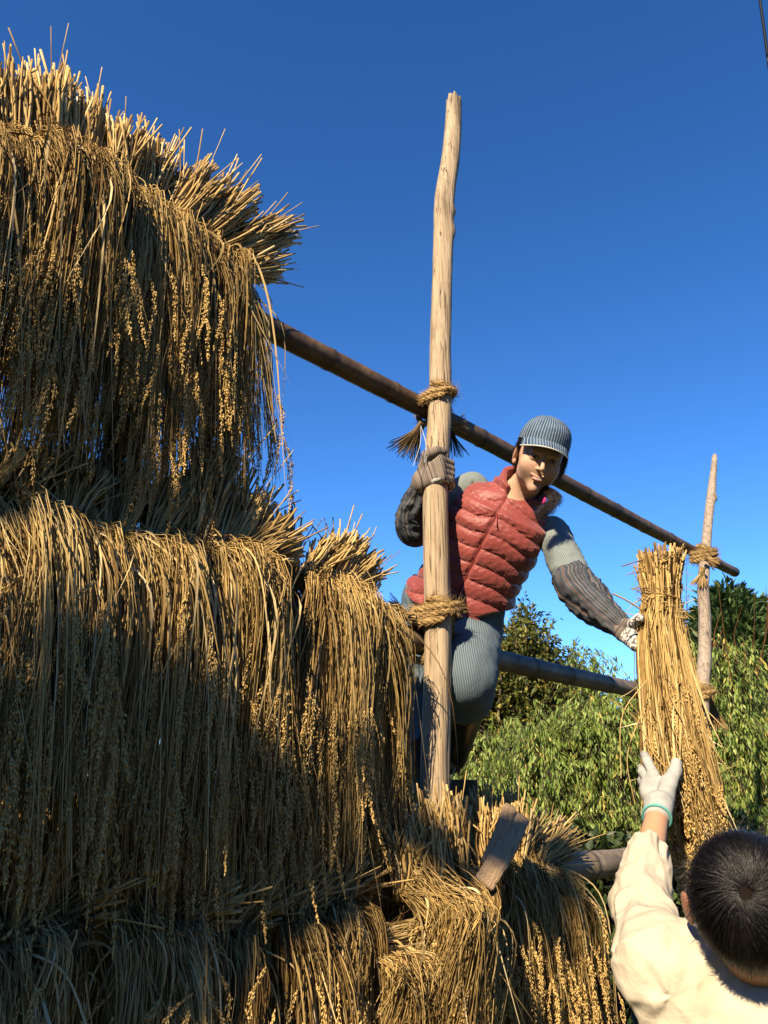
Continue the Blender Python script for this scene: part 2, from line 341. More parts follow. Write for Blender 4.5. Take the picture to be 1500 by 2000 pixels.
# white string dangling beside the post
g = Geo(); rr = np.random.RandomState(4)
ms, nt, b = mat('white_string', .5); setc(nt, b, (.75, .75, .78))
for e in ((807, 910), (829, 903), (832, 908)): tubes(g, spline([RP(822, 832, .1), RP((822 + e[0]) / 2 + 6, 868, .11), RP(*e, .1)], 10), .0009, 4)
so_ = g.build('string', ms); tag(so_, 'thin white string hanging beside the tall pale post above the glove', 'string')
# ================================================================ rice sheaves
GR_V = np.array([[0, 0, 1], [1, 0, .1], [0, 1, .1], [-1, 0, .1], [0, -1, .1], [0, 0, -1]], float)
GR_F = np.array([[0, 1, 2], [0, 2, 3], [0, 3, 4], [0, 4, 1], [5, 2, 1], [5, 3, 2], [5, 4, 3], [5, 1, 4]])
def grains(g, pos, axis, L, W, rn):
    n = len(pos); axis = nrm(axis); a = nrm(np.cross(axis, np.array([.3, .4, .2]))); b = np.cross(axis, a)
    V = pos[:, None] + a[:, None] * (GR_V[None, :, :1] * W[:, None, None]) + b[:, None] * (GR_V[None, :, 1:2] * W[:, None, None] * .8) + axis[:, None] * (GR_V[None, :, 2:] * L[:, None, None])
    f = (GR_F[None] + 6 * np.arange(n)[:, None, None]).reshape(-1, 3)
    g.add(V.reshape(-1, 3), None, f, np.repeat(rn, 6))
def panicles(g, start, direc, n_gr, L, rr, thick=.006):
    """start, direc (n,3): drooping ears hanging from start"""
    n = len(start); down = np.array([0, 0, -1.0])
    l = L * rr.uniform(.7, 1.2, (n, 1)); j = rr.normal(0, .10, (n, 3))
    e = nrm(direc * .3 + down + j)
    C = np.stack([start, start + nrm(direc) * l * .3, start + nrm(direc) * l * .3 + e * l * .35, start + nrm(direc) * l * .3 + e * l * .7 + j * l * .15], 1)
    S = spline(C, 16); T = nrm(np.gradient(S, axis=1))
    t = np.sort(rr.uniform(0, 1, (n, n_gr)), 1); i = np.clip((t * 15).astype(int), 0, 14); f = (t * 15 - i)[..., None]
    ar = np.arange(n)[:, None]; p = S[ar, i] * (1 - f) + S[ar, np.minimum(i + 1, 15)] * f; tt = T[ar, i]
    a = rr.uniform(0, 6.28, (n, n_gr)); u = nrm(np.cross(tt, [.3, .9, .1])); v = np.cross(tt, u)
    rd = u * np.cos(a)[..., None] + v * np.sin(a)[..., None]
    env = thick * (np.sin(np.clip(t * 1.02, 0, 1) * math.pi) ** .6 * .85 + .12) * rr.uniform(.2, 1.0, (n, n_gr))
    p = p + rd * env[..., None]
    ax = tt + rd * .22 + rr.normal(0, .08, p.shape)
    m = n * n_gr
    grains(g, p.reshape(m, 3), ax.reshape(m, 3), rr.uniform(.0040, .0052, m), rr.uniform(.0016, .0021, m), np.clip(rr.normal(.55, .22, m), 0, 1))
    tubes(g, S, .0007, 3, rnd=.2)

def sheaf(label, tie, butt, bot, fan=.075, spread=.088, out=.13, ns=360, nl=60, npn=64, ngr=120, seed=0, group=None, thick=.06, pan_out=1.0, name='rice_sheaf', buttr=1.0, stray=14, band=False):
    rr = np.random.RandomState(seed); tie, butt, bot = map(lambda p: np.asarray(p, float), (tie, butt, bot))
    if out > 0: tie = tie + UP * rr.uniform(-.02, .015); butt = butt + rr.normal(0, .012, 3); bot = bot + RD * rr.normal(0, .025) + UP * rr.normal(0, .035); out = out * rr.uniform(.7, 1.4); fan = fan * rr.uniform(.7, 1.0); spread = spread * rr.uniform(.8, 1.1)
    t = thing(name, label, 'rice sheaf', tie, group)
    bd = butt - tie; lb = np.linalg.norm(bd); bd = bd / lb
    p1 = nrm(np.cross(bd, RN)); p2 = np.cross(bd, p1)
    def disc(n): r = np.sqrt(rr.uniform(0, 1, n)); a = rr.uniform(0, 6.28, n); return (r * np.cos(a))[:, None], (r * np.sin(a))[:, None]
    H = tie[2] - bot[2]
    # stalks above the tie
    n = int(ns * .62); a, b = disc(n); l = lb * np.clip(rr.normal(.9, .13, (n, 1)), .5, 1.2); jit = rr.normal(0, .014, (n, 3))
    wd = rr.normal(0, .009, (n, 3))
    c0 = tie - bd * .03 + p1 * a * .026 + p2 * b * .026; c1 = tie + bd * l * .45 + p1 * a * (.026 + fan * .4) + p2 * b * (.026 + fan * .4) + wd; c2 = tie + bd * l + p1 * a * (fan + .02) + p2 * b * (fan + .02) + jit
    g = Geo(); tubes(g, spline(np.stack([c0, c1, c2], 1), 6), np.linspace(.85, 1.15, 6)[None] * rr.uniform(.0017, .0034, (n, 1)) * buttr, 5, rnd=np.clip(rr.normal(.55, .25, n), 0, 1), caps=True)
    n = stray; a, b = disc(n); q = p1 * a + p2 * b; l = lb * rr.uniform(.9, 1.5, (n, 1))
    tubes(g, spline(np.stack([tie + bd * .02 + q * .03, tie + bd * l * .5 + q * fan * 1.3, tie + bd * l * .95 + q * fan * 3 + rr.normal(0, .015, (n, 3))], 1), 6), rr.uniform(.0012, .0024, (n, 1)), 4, rnd=rr.uniform(.3, 1, n), caps=True)
    g.build('stalk_butts', M['butts'], t)
    # straw flowing over and down
    NC = 11; ca_, cb_ = disc(NC); cl_ = rr.uniform(.72, 1.06, (NC, 1)); cw_ = rr.normal(0, .014, (NC, 3))
    def flow(n, l0=.55, l1=1.0, wig=.012, ext=1.0):
        a, b = disc(n); k = rr.randint(0, NC, n); a = ca_[k] + .30 * a * (.6 + .4 * rr.uniform(0, 1, (n, 1))); b = cb_[k] + .35 * b; L = rr.uniform(l0, l1, (n, 1)) * cl_[k]; w = spread
        sh = tie + RN * (.03 + .03 * b) + RD * a * .045 - UP * .015
        o = out * rr.uniform(.75, 1.15, (n, 1)) + b * thick * .5
        dr = bot - tie; lat = (dr @ RD); nn = (dr @ RN)
        s1 = tie + RN * o * .80 + RD * (lat * .15 + a * w * .80) - UP * H * rr.uniform(.04, .16, (n, 1)) * (1 - .4 * b)
        s2 = tie + RN * (o * .5 + nn * .5 + b * thick * .5) + RD * (lat * .5 + a * w * .8) - UP * H * L * .45 + cw_[k] + rr.normal(0, wig * .7, (n, 3))
        s3 = tie + RN * (nn + b * thick) + RD * (lat * L + a * w * .95) - UP * H * L * ext + cw_[k] * 1.6 + rr.normal(0, wig * .8, (n, 3))
        flow.k = k; return [sh, s1, s2, s3], L
    so_f = rr.normal(0, .06); co_f = rr.normal(0, .16, NC)
    n = ns; cs, L = flow(n); cs[0] = cs[0] + bd * rr.exponential(.018, (n, 1)); c0 = tie - bd * 0 + rr.normal(0, .012, (n, 3))
    C = spline(np.stack([c0] + cs, 1), 12)
    g = Geo(); tubes(g, C, np.linspace(1.25, .65, 12)[None] * rr.uniform(.0009, .0017, (n, 1)), 3, rnd=np.clip(rr.normal(.47, .20, n) + so_f + co_f[flow.k], 0, 1)); g.build('straw', M['straw'], t)
    # leaf blades
    if nl:
        n = nl; cs, L = flow(n, .5, 1.0, .03); st = spline(np.stack([c0[:n]] + cs, 1), 14)
        st[: n // 5] += rr.normal(0, .05, (n // 5, 1, 3)) * np.linspace(0, 1, 14)[None, :, None]; ends = st[:, -1] + np.stack([rr.normal(0, .04, n), rr.normal(0, .04, n), rr.uniform(-.13, -.01, n)], 1)
        st = spline(np.stack([st[:, 1], st[:, 5], st[:, 9] + rr.normal(0, .014, (n, 3)), ends], 1), 18)
        wv = np.interp(np.linspace(0, 1, 18), [0, .3, .7, 1], [.5, 1, .8, .05])[None] * rr.uniform(.0014, .0034, (n, 1))
        g = Geo(); tubes(g, st, wv, 2, ref=nrm(RN[None] + rr.normal(0, .5, (n, 3))), rnd=rr.uniform(0, 1, n)); g.build('leaf_blades', M['leaf_dry'], t)
    if npn:
        n = npn; cs, L = flow(n, .34, 1.0, .02, .84); st = spline(np.stack([c0[:1].repeat(n, 0)] + cs, 1), 12)
        sp = st[:, -1] + RN * (thick * .35 * pan_out)
        g = Geo(); panicles(g, sp, st[:, -1] - st[:, -2], ngr, .20, rr, .0075); g.build('grain_ears', M['grain'], t)
    if band:
        g = Geo()
        for k in range(4): tubes(g, np.array(loop(tie + bd * (.02 + .006 * k), bd, .034, .034, .004 * (k - 1), 1.02, u=p1, v=p2, rise=0)), .0035, 6, rnd=.4 + .1 * k)
        g.build('straw_tie', M['rope'], t)
    return t

# front sheaves: tie px, off / butt px, off / bottom px, off / options / label
FRONT = [
 # --- top tier
 ((-190, 240, .04), (-200, 60, .02), (-190, 795, .10), dict(), 'top tier'),
 ((-90, 280, .04), (-95, 110, .02), (-80, 835, .12), dict(), 'top tier'),
 ((20, 300, .05), (10, 150, .02), (10, 855, .13), dict(fan=.06), 'rice sheaf with upright butts cut by the left frame edge on the uppermost rail'),
 ((95, 310, .05), (95, 168, .02), (80, 875, .12), dict(fan=.06), 'tallest upright stalk butts near the top left on the uppermost rail'),
 ((160, 345, .04), (165, 205, .0), (160, 895, .10), dict(fan=.045), 'dark narrow sheaf wedged beside the tallest upright stalk butts'),
 ((225, 375, .05), (235, 270, .02), (225, 875, .08), dict(fan=.06), 'rice sheaf on the uppermost rail with level trimmed butts third along'),
 ((285, 400, .04), (300, 300, .0), (300, 1010, .09), dict(fan=.055), 'shorter butts just right of the level trimmed sheaf on the uppermost rail'),
 ((335, 430, .06), (400, 345, .04), (365, 890, .09), dict(fan=.065), 'broad sunlit fan of stalks leaning right on the uppermost rail'),
 ((385, 465, .05), (475, 398, .02), (405, 940, .05), dict(fan=.065, out=.09), 'rice sheaf leaning further right behind the broad sunlit fan of the uppermost rail'),
 ((425, 498, .05), (532, 455, .03), (440, 960, .05), dict(fan=.045, out=.07), 'dark bundle of butts jutting right near the end of the uppermost rail row'),
 ((435, 525, .05), (545, 520, .05), (490, 940, .03), dict(fan=.035, out=.05, spread=.055, ns=200, npn=34, nl=50), 'last sheaf of the uppermost rail with horizontal butts against blue sky'),
 # --- middle tier
 ((-170, 985, .04), (-160, 885, .02), (-140, 1740, .14), dict(), 'middle tier'),
 ((-60, 1000, .05), (-45, 915, .02), (-40, 1740, .15), dict(), 'middle tier'),
 ((40, 1010, .05), (50, 915, .0), (60, 1780, .15), dict(), 'middle tier sheaf at the left frame edge with long sunlit straw'),
 ((130, 1020, .05), (140, 925, -.02), (150, 1800, .15), dict(), 'middle tier sheaf hung below the dark gap at the left'),
 ((215, 1040, .05), (235, 935, -.02), (240, 1780, .15), dict(), 'middle tier sheaf with dense golden ears left of centre'),
 ((300, 1060, .05), (345, 940, -.02), (330, 1760, .14), dict(), 'middle tier sheaf whose tall dark butts stand under the upper straw'),
 ((375, 1075, .04), (430, 890, .0), (400, 1790, .13), dict(fan=.055), 'middle tier sheaf with longest dark upright butts touching the sky gap'),
 ((440, 1090, .05), (500, 970, .0), (460, 1770, .12), dict(fan=.06), 'middle tier sheaf with lit butts right under the last upper ears'),
 ((455, 1110, .08), (565, 1065, .07), (520, 1790, .12), dict(fan=.07, ns=300), 'big horizontal fan of thick sunlit butts on the middle rail'),
 ((600, 1130, .04), (640, 1060, .0), (590, 1780, .10), dict(fan=.05), 'middle tier sheaf with short upright butts right of the big fan'),
 ((640, 1140, .04), (690, 1060, .02), (660, 1740, .10), dict(fan=.045), 'second to last middle tier sheaf with tidy upright butts'),
 ((655, 1160, .06), (728, 1085, .05), (720, 1760, .08), dict(fan=.045), 'last middle tier sheaf with butts leaning right towards the post'),
 ((690, 1190, .04), (715, 1120, .0), (775, 1790, .04), dict(fan=.04, npn=40), 'thin sheaf of drooping straw at the right end of the middle tier'),
 # --- bottom tier
 ((-120, 1810, .05), (-110, 1720, .03), (-100, 2300, .14), dict(), 'bottom tier'),
 ((-20, 1850, .06), (50, 1880, .14), (-10, 2350, .14), dict(fan=.05), 'low sheaf with butts facing the viewer in the bottom left corner'),
 ((30, 1790, .07), (35, 1680, .06), (40, 2300, .14), dict(fan=.07), 'wide dark fan of butts low at the left edge between two tiers'),
 ((90, 1800, .05), (195, 1720, .06), (110, 2300, .14), dict(fan=.06), 'bottom tier sheaf with thin dark butts spreading right, left of the banded one'),
 ((240, 1815, .06), (232, 1690, .06), (235, 2300, .12), dict(fan=.03, band=True), 'upright banded sheaf in deep shade on the lowest rail'),
 ((320, 1800, .05), (430, 1720, .06), (350, 2300, .14), dict(fan=.075), 'bottom tier sheaf with loose dark butts right of the banded one'),
 ((440, 1800, .05), (500, 1720, .03), (470, 2300, .14), dict(), 'bottom tier sheaf with sunlit straw starting at the frame bottom'),
 ((550, 1790, .05), (610, 1730, .03), (600, 2280, .14), dict(), 'bottom tier sheaf shedding golden straw near frame bottom centre left'),
 ((650, 1770, .05), (690, 1690, .02), (690, 2260, .13), dict(), 'bottom tier sheaf directly left of the golden hanging ears'),
 ((730, 1840, .10), (835, 1820, .12), (760, 2250, .13), dict(fan=.04), 'low sheaf with bright horizontal butts pointing at the post foot'),
 ((790, 1740, .12), (785, 1620, .12), (800, 2200, .10), dict(fan=.05), 'shaded sheaf pressed against the foot of the tall pale post'),
 ((842, 1735, .19), (836, 1590, .17), (850, 2200, .20), dict(fan=.035, spread=.06, ns=200), 'dark sheaf standing in front of the tall pale post foot'),
 ((893, 1710, .14), (875, 1570, .13), (925, 2200, .20), dict(fan=.03, spread=.07), 'slim upright sheaf just right of the tall pale post'),
 ((950, 1690, .04), (935, 1590, .0), (1010, 2150, .12), dict(fan=.06), 'dark spiky sheaf behind the split wood slab'),
 ((1010, 1690, .05), (1025, 1590, .02), (1065, 2150, .13), dict(fan=.055), 'sheaf with pale straws rising above the split wood slab'),
 ((1040, 1690, .05), (1110, 1625, .04), (1120, 2130, .12), dict(fan=.055), 'last sheaf of the lowest rail fanning right towards the man'),
 ((1045, 1700, .07), (1060, 1640, .02), (1180, 2080, .10), dict(fan=.03, spread=.07), 'outermost drooping straw beside the man sleeve on the lowest rail'),
]
ORD = ['first', 'second', 'third', 'fourth', 'fifth', 'sixth', 'seventh', 'eighth', 'ninth', 'tenth', 'eleventh', 'twelfth', 'thirteenth', 'fourteenth', 'fifteenth', 'sixteenth', 'seventeenth', 'eighteenth']
count_ = {}
gn = {'top tier': 'rice sheaves of the top tier beyond the left frame edge', 'middle tier': 'rice sheaves of the middle tier beyond the left frame edge', 'bottom tier': 'rice sheaves of the bottom tier beyond the left frame edge'}
for i, (a, b, c, o, lab) in enumerate(FRONT):
    if lab in gn: count_[lab] = count_.get(lab, 0) + 1; lab = 'sheaf of the %s beyond the left frame edge, %s from the left' % (lab, ORD[count_[lab] - 1])
    sheaf(lab, RP(*a), RP(*b), RP(*c), seed=100 + i, group='rice sheaves hung over the bamboo rails', **o)
# rows hung on the far side of the rails
def backrow(rail_, s0, s1, step, tier, H, seed, off=-.11):
    C = rail_[1]; s = np.concatenate([[0], np.cumsum(np.linalg.norm(np.diff(C, axis=0), axis=1))]); x = s0; k = 0; rr = np.random.RandomState(seed)
    while x < s1:
        p = np.array([np.interp(x, s, C[:, j]) for j in range(3)])
        d = RD * rr.uniform(-.02, .05) + UP * rr.uniform(.14, .24) - RN * .08
        sheaf('%s from the left of the shaded sheaves on the far side of the %s rail' % (ORD[k], tier), p - RN * .01 + UP * .045, p + UP * .03 + d, p + RN * off - UP * H * rr.uniform(.9, 1.05), out=-.10, fan=.05, spread=.10, thick=.04, ns=280, nl=60, npn=16, ngr=34, stray=3, seed=seed + k, group='rice sheaves on the far side of the %s rail' % tier)
        x += step; k += 1
def s_at(rail_, px):
    x, y = proj(rail_[1]); C = rail_[1]; s = np.concatenate([[0], np.cumsum(np.linalg.norm(np.diff(C, axis=0), axis=1))]); return float(np.interp(px, x, s))
backrow(T1, s_at(T1, -250), s_at(T1, 390), .085, 'uppermost', .80, 400)
backrow(T2, s_at(T2, -250), s_at(T2, 700), .125, 'middle', .80, 500)
backrow(T3, s_at(T3, -200), s_at(T3, 1040), .14, 'lowest', .66, 600)

# two split slabs of bark wood stuck in the lowest tier
def slab(a, b, w, th, seed, label):
    K = 40; C = spline(np.array([a, (a + b) / 2 + RN * .006, b]), K); rr = np.random.RandomState(seed)
    wv = w * np.interp(np.linspace(0, 1, K), [0, .03, .5, .95, 1], [.75, .95, 1, .96, .7]) * (1 + .05 * rr.normal(size=K)); S = 20; an = np.arange(S) * 6.283 / S
    sup = 1 / (np.abs(np.cos(an)) ** 7 + np.abs(np.sin(an)) ** 7) ** (1 / 7)
    dd = sup[None] * (1 + .025 * vnoise(np.stack(np.meshgrid(np.cos(an) * 3, np.linspace(0, 5, K), np.sin(an[:1])), -1)[:, :, 0, :], seed))
    g = Geo(); tubes(g, C, wv, S, rnd=np.tile(np.cos(an), K), R2=np.full(K, th) * (wv / w), ref=nrm(np.array([.05, -1, .25])), disp=dd.reshape(1, K, S), caps=True)
    o = g.build('wood_slab', M['split_wood']); return tag(o, label, 'wood slab')
slab(RP(944, 1728, .25), RP(1018, 1594, .20), .030, .010, 3, 'broad split slab of brown wood leaning in the straw right of the post')
slab(RP(950, 1690, .22), RP(996, 1574, .18), .020, .009, 4, 'narrower grey slab of wood lying behind the broad split one')
# ================================================================ signed-distance modelling of figures and cloth
class Field:
    def __init__(s, lo, hi, h):
        s.lo = np.array(lo, float); s.h = h; s.n = np.ceil((np.array(hi) - s.lo) / h).astype(int) + 1; s.f = np.full(tuple(s.n), 1.0, np.float32)
    def block(s, lo, hi):
        i0 = np.clip(np.floor((np.array(lo) - s.lo) / s.h).astype(int), 0, s.n); i1 = np.clip(np.ceil((np.array(hi) - s.lo) / s.h).astype(int) + 1, 0, s.n)
        if np.any(i1 <= i0): return None, None
        ax = [s.lo[k] + s.h * np.arange(i0[k], i1[k]) for k in range(3)]
        return (slice(i0[0], i1[0]), slice(i0[1], i1[1]), slice(i0[2], i1[2])), np.stack(np.meshgrid(*ax, indexing='ij'), -1).astype(np.float32)
    def op(s, d, sl, k, mode='add'):
        a = s.f[sl]
        if mode == 'add':
            if k <= 0: s.f[sl] = np.minimum(a, d); return
            h = np.clip(.5 + .5 * (a - d) / k, 0, 1); s.f[sl] = a * (1 - h) + d * h - k * h * (1 - h)
        else:
            b = -d
            if k <= 0: s.f[sl] = np.maximum(a, b); return
            h = np.clip(.5 - .5 * (a - b) / k, 0, 1); s.f[sl] = a * (1 - h) + b * h + k * h * (1 - h)
    def cap(s, a, b, ra, rb=None, k=.01, mode='add'):
        a = np.asarray(a, float); b = np.asarray(b, float); rb = ra if rb is None else rb; m = max(ra, rb) + k * 2 + s.h * 4
        sl, p = s.block(np.minimum(a, b) - m, np.maximum(a, b) + m)
        if sl is None: return
        ab = b - a; t = np.clip(((p - a) @ ab) / max(ab @ ab, 1e-9), 0, 1); d = np.linalg.norm(p - a - t[..., None] * ab, axis=-1) - (ra + (rb - ra) * t); s.op(d, sl, k, mode)
    def ell(s, c, R, r, k=.01, mode='add'):
        """ellipsoid centre c, axes rows of R, radii r"""
        c = np.asarray(c, float); r = np.asarray(r, float); R = np.asarray(R, float); ext = np.sqrt(((R * r[:, None]) ** 2).sum(0)) + k * 2 + s.h * 4
        sl, p = s.block(c - ext, c + ext)
        if sl is None: return
        q = (p - c) @ R.T; n1 = np.linalg.norm(q / r, axis=-1); n2 = np.linalg.norm(q / r ** 2, axis=-1); d = n1 * (n1 - 1) / np.maximum(n2, 1e-6); s.op(d, sl, k, mode)
    def fn(s, lo, hi, fun, k=0.0, mode='add'):
        sl, p = s.block(lo, hi)
        if sl is not None: s.op(fun(p), sl, k, mode)
    def surf(s, iso=0.0):
        f = s.f - iso; f[0] = f[-1] = 1; f[:, 0] = f[:, -1] = 1; f[:, :, 0] = f[:, :, -1] = 1; neg = f < 0
        n = np.array(f.shape); c = np.zeros(tuple(n - 1), np.uint8)
        for dx in (0, 1):
            for dy in (0, 1):
                for dz in (0, 1): c += neg[dx:n[0] - 1 + dx, dy:n[1] - 1 + dy, dz:n[2] - 1 + dz]
        act = np.argwhere((c > 0) & (c < 8)); idm = np.full(tuple(n - 1), -1, np.int32); idm[tuple(act.T)] = np.arange(len(act))
        acc = np.zeros((len(act), 3)); cnt = np.zeros(len(act)); co = [(x, y, z) for x in (0, 1) for y in (0, 1) for z in (0, 1)]
        val = {q: f[act[:, 0] + q[0], act[:, 1] + q[1], act[:, 2] + q[2]].astype(float) for q in co}
        for q in co:
            for ax in range(3):
                if q[ax] == 1: continue
                r = list(q); r[ax] = 1; r = tuple(r); a, b = val[q], val[r]; m = (a < 0) != (b < 0); t = np.where(m, a / np.where(m, a - b, 1), 0)
                e = np.array(q, float)[None].repeat(len(act), 0); e[:, ax] += t; acc[m] += e[m]; cnt[m] += 1
        V = s.lo + s.h * (act + acc / cnt[:, None]); Q = []
        for ax in range(3):
            o = [k for k in range(3) if k != ax]; sa = [slice(1, -1)] * 3; sa[ax] = slice(0, -1); sb = [slice(1, -1)] * 3; sb[ax] = slice(1, None)
            A, Bn_ = neg[tuple(sa)], neg[tuple(sb)]; w = np.argwhere(A != Bn_); off = np.ones(3, int); off[ax] = 0; g0 = w + off; inside = A[tuple(w.T)]
            def cell(d1, d2): g1 = g0.copy(); g1[:, o[0]] -= d1; g1[:, o[1]] -= d2; return idm[tuple(g1.T)]
            q = np.stack([cell(1, 1), cell(0, 1), cell(0, 0), cell(1, 0)], -1)
            flip = inside if ax != 1 else ~inside
            q[~flip] = q[~flip][:, ::-1]; Q.append(q)
        Q = np.concatenate(Q); return V, Q[(Q >= 0).all(1)]
def basis(x, y, z): return np.array([nrm(x), nrm(y), nrm(z)])
def ortho(y, x):
    y = nrm(y); x = nrm(x - (x @ y) * y); return basis(x, y, np.cross(x, y))
def torso_fn(A, y1, R, prof, ripple=None):
    """A origin, R rows lateral/axis/front, prof rows (y, halfwidth, halfdepth, xoff, zoff)"""
    pr = np.array(prof, float)
    def f(p):
        q = (p - A) @ R.T; y = q[..., 1]; a = np.interp(y, pr[:, 0], pr[:, 1]); b = np.interp(y, pr[:, 0], pr[:, 2])
        x = q[..., 0] - np.interp(y, pr[:, 0], pr[:, 3]); z = q[..., 2] - np.interp(y, pr[:, 0], pr[:, 4])
        n1 = ((np.abs(x) / a) ** 2.3 + (np.abs(z) / b) ** 2.3) ** (1 / 2.3); d = (n1 - 1) * np.minimum(a, b)
        d = np.maximum(d, np.maximum(pr[0, 0] - y, y - pr[-1, 0]))
        return d if ripple is None else d + ripple(q)
    return f

# ---- skin, cloth materials
def skin_mat():
    m, nt, b = mat('skin', .6, .3); c = attr(nt, 'col', 'Vector'); n = noise(nt, coords(nt), 90, 3)
    setc(nt, b, mixc(nt, .12, c, ramp(nt, [(.3, (.6, .4, .35)), (.7, (1, 1, 1))], n).outputs[0], 'MULTIPLY'))
    b.inputs['Subsurface Weight'].default_value = .12; b.inputs['Subsurface Radius'].default_value = (.012, .005, .003); b.inputs['Subsurface Scale'].default_value = 1.0; return m
M['skin'] = skin_mat()
def stripe_mat(name, n, base, line, width=.35, wob=.0, rough=.8, bumpd=.004, noise_s=22, soft=.1, fade=.0):
    """n stripes round the limb, run lengthwise; angle from the 'dirv' attribute"""
    m, nt, b = mat(name, rough, .15); a = N(nt, 'ShaderNodeAttribute', attribute_name='dirv'); s = nt.nodes.new('ShaderNodeSeparateXYZ'); nt.links.new(a.outputs['Vector'], s.inputs[0])
    th = mth(nt, 'ARCTAN2', s.outputs[1], s.outputs[0]); nz = noise(nt, coords(nt), noise_s, 3)
    ph = mth(nt, 'ADD', mth(nt, 'MULTIPLY', th, n / 2 / math.pi), mth(nt, 'MULTIPLY', nz, wob)); fr = mth(nt, 'FRACT', ph)
    tri = mth(nt, 'ABSOLUTE', mth(nt, 'SUBTRACT', fr, .5)); fac = ramp(nt, [(width / 2 - soft / 2, (1, 1, 1)), (width / 2 + soft / 2, (0, 0, 0))], tri).outputs[0]
    c = mixc(nt, fac, base, line); n2 = noise(nt, coords(nt), 7, 4); c = mixc(nt, .35, c, ramp(nt, [(.3, (.62, .62, .62)), (.65, (1.0, 1.0, 1.0))], n2).outputs[0], 'MULTIPLY')
    setc(nt, b, c); w = noise(nt, coords(nt), 26, 4, .6, .6); bump(nt, b, w, .5, bumpd); return m
M['hickory_shirt'] = stripe_mat('hickory_stripe_shirt', 76, (.10, .145, .17), (.35, .40, .38), .55)
M['hickory_trousers'] = stripe_mat('hickory_stripe_trousers', 100, (.055, .09, .13), (.22, .29, .32), .5)
def multi_stripe(name, n):
    m, nt, b = mat(name, .75, .2); a = N(nt, 'ShaderNodeAttribute', attribute_name='dirv'); s = nt.nodes.new('ShaderNodeSeparateXYZ'); nt.links.new(a.outputs['Vector'], s.inputs[0])
    th = mth(nt, 'ARCTAN2', s.outputs[1], s.outputs[0]); nz = noise(nt, coords(nt), 16, 3); ph = mth(nt, 'ADD', mth(nt, 'MULTIPLY', th, n / 2 / math.pi), mth(nt, 'MULTIPLY', nz, .9))
    wn_ = nt.nodes.new('ShaderNodeTexNoise'); wn_.noise_dimensions = '1D'; nt.links.new(ph, wn_.inputs['W']); wn_.inputs['Scale'].default_value = 1.0; wn_.inputs['Detail'].default_value = 3; wn_.inputs['Roughness'].default_value = .8
    c = ramp(nt, [(.0, (.012, .014, .02)), (.40, (.018, .022, .032)), (.48, (.09, .115, .15)), (.53, (.012, .013, .018)), (.565, (.40, .38, .32)), (.59, (.03, .035, .05)), (.63, (.28, .09, .06)), (.66, (.05, .07, .09)), (.7, (.30, .25, .2))], wn_.outputs['Fac']).outputs[0]
    setc(nt, b, c); w = noise(nt, coords(nt), 20, 4, .6, .8); bump(nt, b, w, .6, .006); return m
M['armcover'] = multi_stripe('striped_arm_cover', 30)
def ring_mat():
    m, nt, b = mat('striped_knit_glove', .9, .1); a = N(nt, 'ShaderNodeAttribute', attribute_name='u'); w = nt.nodes.new('ShaderNodeTexNoise'); w.noise_dimensions = '1D'; w.inputs['Scale'].default_value = 170; w.inputs['Detail'].default_value = 2
    nt.links.new(a.outputs['Fac'], w.inputs['W']); c = ramp(nt, [(.32, (.06, .055, .06)), (.45, (.19, .16, .14)), (.55, (.34, .28, .22)), (.66, (.10, .09, .09))], w.outputs['Fac']).outputs[0]
    wh = attr(nt, 'rnd'); n = N(nt, 'ShaderNodeTexVoronoi'); n.inputs['Scale'].default_value = 120; nt.links.new(coords(nt), n.inputs['Vector'])
    c = mixc(nt, mth(nt, 'MULTIPLY', wh, mth(nt, 'LESS_THAN', n.outputs['Distance'], .55)), c, (.8, .8, .76)); setc(nt, b, c); bump(nt, b, w.outputs['Fac'], .6, .002); return m
M['knit'] = ring_mat()
def plain(name, c, rough=.8, spec=.2, bs=0, bd=.002, bstr=.5):
    m, nt, b = mat(name, rough, spec); setc(nt, b, c)
    if bs: bump(nt, b, noise(nt, coords(nt), bs, 4, .6, .5), bstr, bd)
    return m
def loft(name, C, R, m, parent, S=40, K=90, fold=.04, seed=0, R2=None, ff=(3.0, 26.0), ref=(0.1, -1, .05), extra=None):
    """cloth tube along C with crosswise folds; carries 'dirv' for lengthwise stripes"""
    Cs = spline(np.array(C), K); rs = np.interp(np.linspace(0, len(R) - 1, K), np.arange(len(R)), R); L = np.concatenate([[0], np.cumsum(np.linalg.norm(np.diff(Cs, axis=0), axis=1))])
    a = np.arange(S) * 2 * math.pi / S; A, Lz = np.meshgrid(a, L); q = np.stack([np.cos(A) * ff[0] * .5, np.sin(A) * ff[0] * .5, Lz * ff[1]], -1)
    q2 = np.stack([np.cos(A) * ff[0], np.sin(A) * ff[0], Lz * ff[1] * 1.9], -1); rid = 1 - 2 * np.abs(vnoise(q, seed)) ; disp = 1 + fold * rid + fold * .5 * (1 - 2 * np.abs(vnoise(q2, seed + 5)))
    if extra is not None: disp = disp * extra(A, Lz / L[-1])
    g = Geo(); r2 = None if R2 is None else np.interp(np.linspace(0, len(R2) - 1, K), np.arange(len(R2)), R2)[None]
    tubes(g, Cs, rs, S, R2=r2, caps=True, disp=disp[None], ref=ref)
    V = np.concatenate(g.V); dv = np.zeros((len(V), 3)); dv[:K * S, 0] = np.cos(A).ravel(); dv[:K * S, 1] = np.sin(A).ravel(); dv[:K * S, 2] = (Lz / L[-1]).ravel(); dv[K * S:, 0] = 1
    return V, g.Fq + [], g.Ft + [], dv
